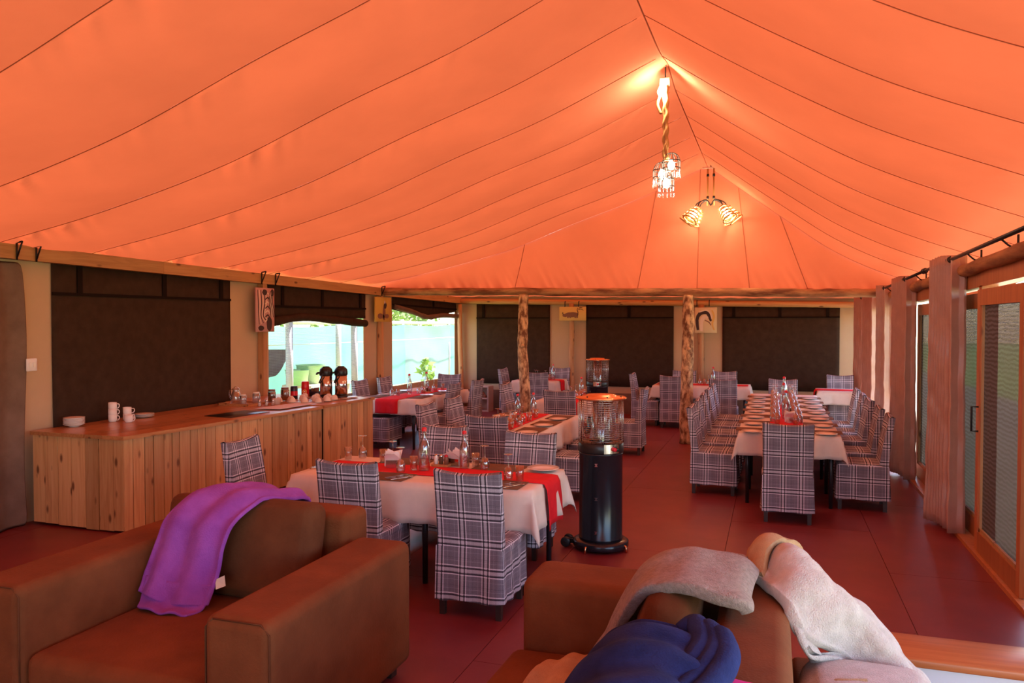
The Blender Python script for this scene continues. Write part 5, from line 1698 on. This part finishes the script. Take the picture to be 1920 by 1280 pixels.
# ------------------------------------------------------------------ outside
gr = struct('ground', MB().box(-60, 60, -60, 90, -.40, -.16), 'grass_ground', 'sunlit grass outside the tent', 'ground')
struct('path', MB().box(XR + .15, 6.0, -25, 40, -.17, -.12).box(-7, 2, -30, YF - .1, -.17, -.12), 'dirt_ground', 'pale swept earth beside the tent', 'path')
# green shade-net fence left of the tent
fn = thing('shade_net_fence', 'turquoise shade-net fence on log posts outside the net windows', 'fence', (-12.0, 20, -.16))
for y0 in range(-12, 20, 4):
    rows = []
    for j in range(9):
        rows.append([(.06 * noise.noise(Vector(((y0 + i * .25) * .8, j * .4, 1))), y0 + 4 * i / 16, 2.02 * j / 8 - .06 * (j / 8) * math.sin(PI * i / 16)) for i in range(17)])
    obj('net_panel', MB().grid(rows), 'shade_grey' if y0 in (4,) else 'shade_net', fn)
    obj('post', MB().tube([(-.1, y0, 0), (-.1, y0, 2.2)], .07, 8), 'fence_post', fn)
obj('top_rail', MB().tube([(-.1, -12, 2.1), (-.1, 20, 2.05)], .06, 8), 'thatch', fn)
obj('wire', MB().tube(cr([(.2, -12, 1.62), (.2, 0, 1.50), (.2, 20, 1.60)], 20), .012, 5), 'fence_post', fn)
# open shelter in front of the fence
sh = thing('open_shelter', 'open shelter with pale roof edge and grey poles outside the net window', 'shelter', (-9.8, 15.5, -.16))
for dx, dy in ((.75, -2.45), (.75, .05), (-1.4, 2.9), (-1.4, -2.4)):
    obj('pole', MB().tube([(dx, dy, 0), (dx, dy, 2.25)], .075, 10), 'fence_post', sh)
obj('roof_edge', MB().tube([(.9, -3.6, 2.30), (.9, -1.5, 2.22), (.9, .6, 2.28), (.85, 1.2, 2.25)], [.07, .10, .08, .05], 10), 'thatch', sh)
obj('roof_sheet', MB().hexa([(.9, -3.7, 2.3), (.9, 1.0, 2.3), (-1.8, 3.2, 2.65), (-1.8, -3.7, 2.65)], [(.9, -3.7, 2.34), (.9, 1.0, 2.34), (-1.8, 3.2, 2.69), (-1.8, -3.7, 2.69)]), 'white_cloth', sh, recalc=True)
tb = thing('work_table', 'pale wooden work table standing outside the net window', 'table', (-9.3, 14.4, -.16))
obj('top', MB().box(-.35, .35, -.75, .85, .72, .78), 'pale_wood', tb)
for x in (-.28, .28):
    for y in (-.68, .78):
        obj('leg', MB().box(x - .04, x + .04, y - .04, y + .04, 0, .72), 'pale_wood', tb)
for k, (y, s, lab) in enumerate(((-.15, 1.0, 'big green tub on the table outside the net window'), (-.65, .8, 'smaller green tub beside the grey pole outside'))):
    tag(obj('green_tub', MB().lathe([(0, 0), (.26 * s, 0), (.30 * s, .38 * s), (.32 * s, .40 * s), (.29 * s, .40 * s), (.25 * s, .02), (0, .02)], 20), 'green_plastic', None, (-9.35, 14.4 + y, .62)), lab, 'tub')
tag(cloth_obj('dark_tarp', patch([[(-9.9, 12.4, 1.28), (-9.9, 13.2, 1.36), (-9.9, 14.4, 1.34)], [(-9.9, 12.4, 1.05), (-9.9, 13.2, 1.08), (-9.9, 14.1, 1.06)], [(-9.9, 12.4, .70), (-9.9, 13.2, .74), (-9.9, 13.8, .80)]], 20, 14, .05, 3), 'tarp_dark', .02), 'dark tarp hanging behind the grey pole outside', 'tarp')
tag(cloth_obj('blue_sheet', patch([[(-8.6, 15.75, 1.45), (-8.6, 16.1, 1.4)], [(-8.6, 15.6, .9), (-8.6, 16.2, .9)], [(-8.6, 15.4, -.15), (-8.6, 16.3, -.16)]], 10, 12, .03, 3), 'blue_cloth', .02), 'blue sheet hanging outside next to the net window edge', 'sheet')
def leafy(name, label, loc, rx, ry, rz_, n, trunk_h, seed, size=.16, group=None):
    rnd = random.Random(seed)
    t = thing(name, label, 'tree' if trunk_h > 1 else 'shrub', loc, 0, group)
    m_ = MB()
    for _ in range(n):
        while True:
            p = Vector((rnd.uniform(-1, 1), rnd.uniform(-1, 1), rnd.uniform(-1, 1)))
            if .35 < p.length < 1: break
        k = 1 + .25 * noise.noise(p * 2 + Vector((seed, 0, 0)))
        c = Vector((p.x * rx, p.y * ry, trunk_h + rz_ + p.z * rz_)) * k
        u = Vector((rnd.uniform(-1, 1), rnd.uniform(-1, 1), rnd.uniform(-.5, .5))).normalized() * size * rnd.uniform(.6, 1.3)
        v = u.orthogonal().normalized() * size * .45
        m_.add([c - u, c + v, c + u, c - v], [(0, 1, 2, 3)])
    obj('foliage', m_, 'leaf', t)
    obj('trunk', MB().tube([(0, 0, 0), (.05, 0, (trunk_h + rz_) * .5), (0, .05, trunk_h + rz_)], [.14 if trunk_h > 1 else .03, .1 if trunk_h > 1 else .02, .05 if trunk_h > 1 else .01], 8), 'trunk', t)
TG = 'trees beyond the fence'
leafy('leafy_tree', 'leafy tree beyond the net fence, seen over the far window', (-16, 27, -.2), 2.6, 3, 2.0, 2600, 1.0 + .4, 1, group=TG)
leafy('leafy_tree', 'second leafy tree beyond the net fence, farther along', (-17, 33, -.2), 2.8, 3, 2.2, 2600, 1.4, 2, group=TG)
leafy('leafy_tree', 'leafy tree beyond the fence behind the shelter', (-17, 21, -.2), 2.5, 3, 2.2, 2200, 1.4, 3, group=TG)
leafy('small_shrub', 'spiky young plant in front of the net fence', (-10.8, 23.2, -.16), .30, .30, .42, 46, .1, 4, .16)
tag(obj('steel_stake', MB().tube([(0, 0, 0), (0, 0, 1.4)], .03, 6), 'fence_post', None, (-10.9, 25.3, -.16)), 'thin stake in front of the net fence', 'stake')
SG = 'garden shrubs outside the right doors'
for k, (x, y, s) in enumerate(((7.2, 9, 1.0), (8.0, 13, 1.3), (7.5, 18, 1.2), (9, 24, 1.6), (7.4, 5, 1.1))):
    leafy('garden_shrub', 'leafy garden shrub outside the right doors, %s from the camera' % ['second', 'third', 'fourth', 'farthest', 'first'][k], (x, y, -.2), 1.3 * s, 1.6 * s, .9 * s, 900, .1, 10 + k, .16, SG)
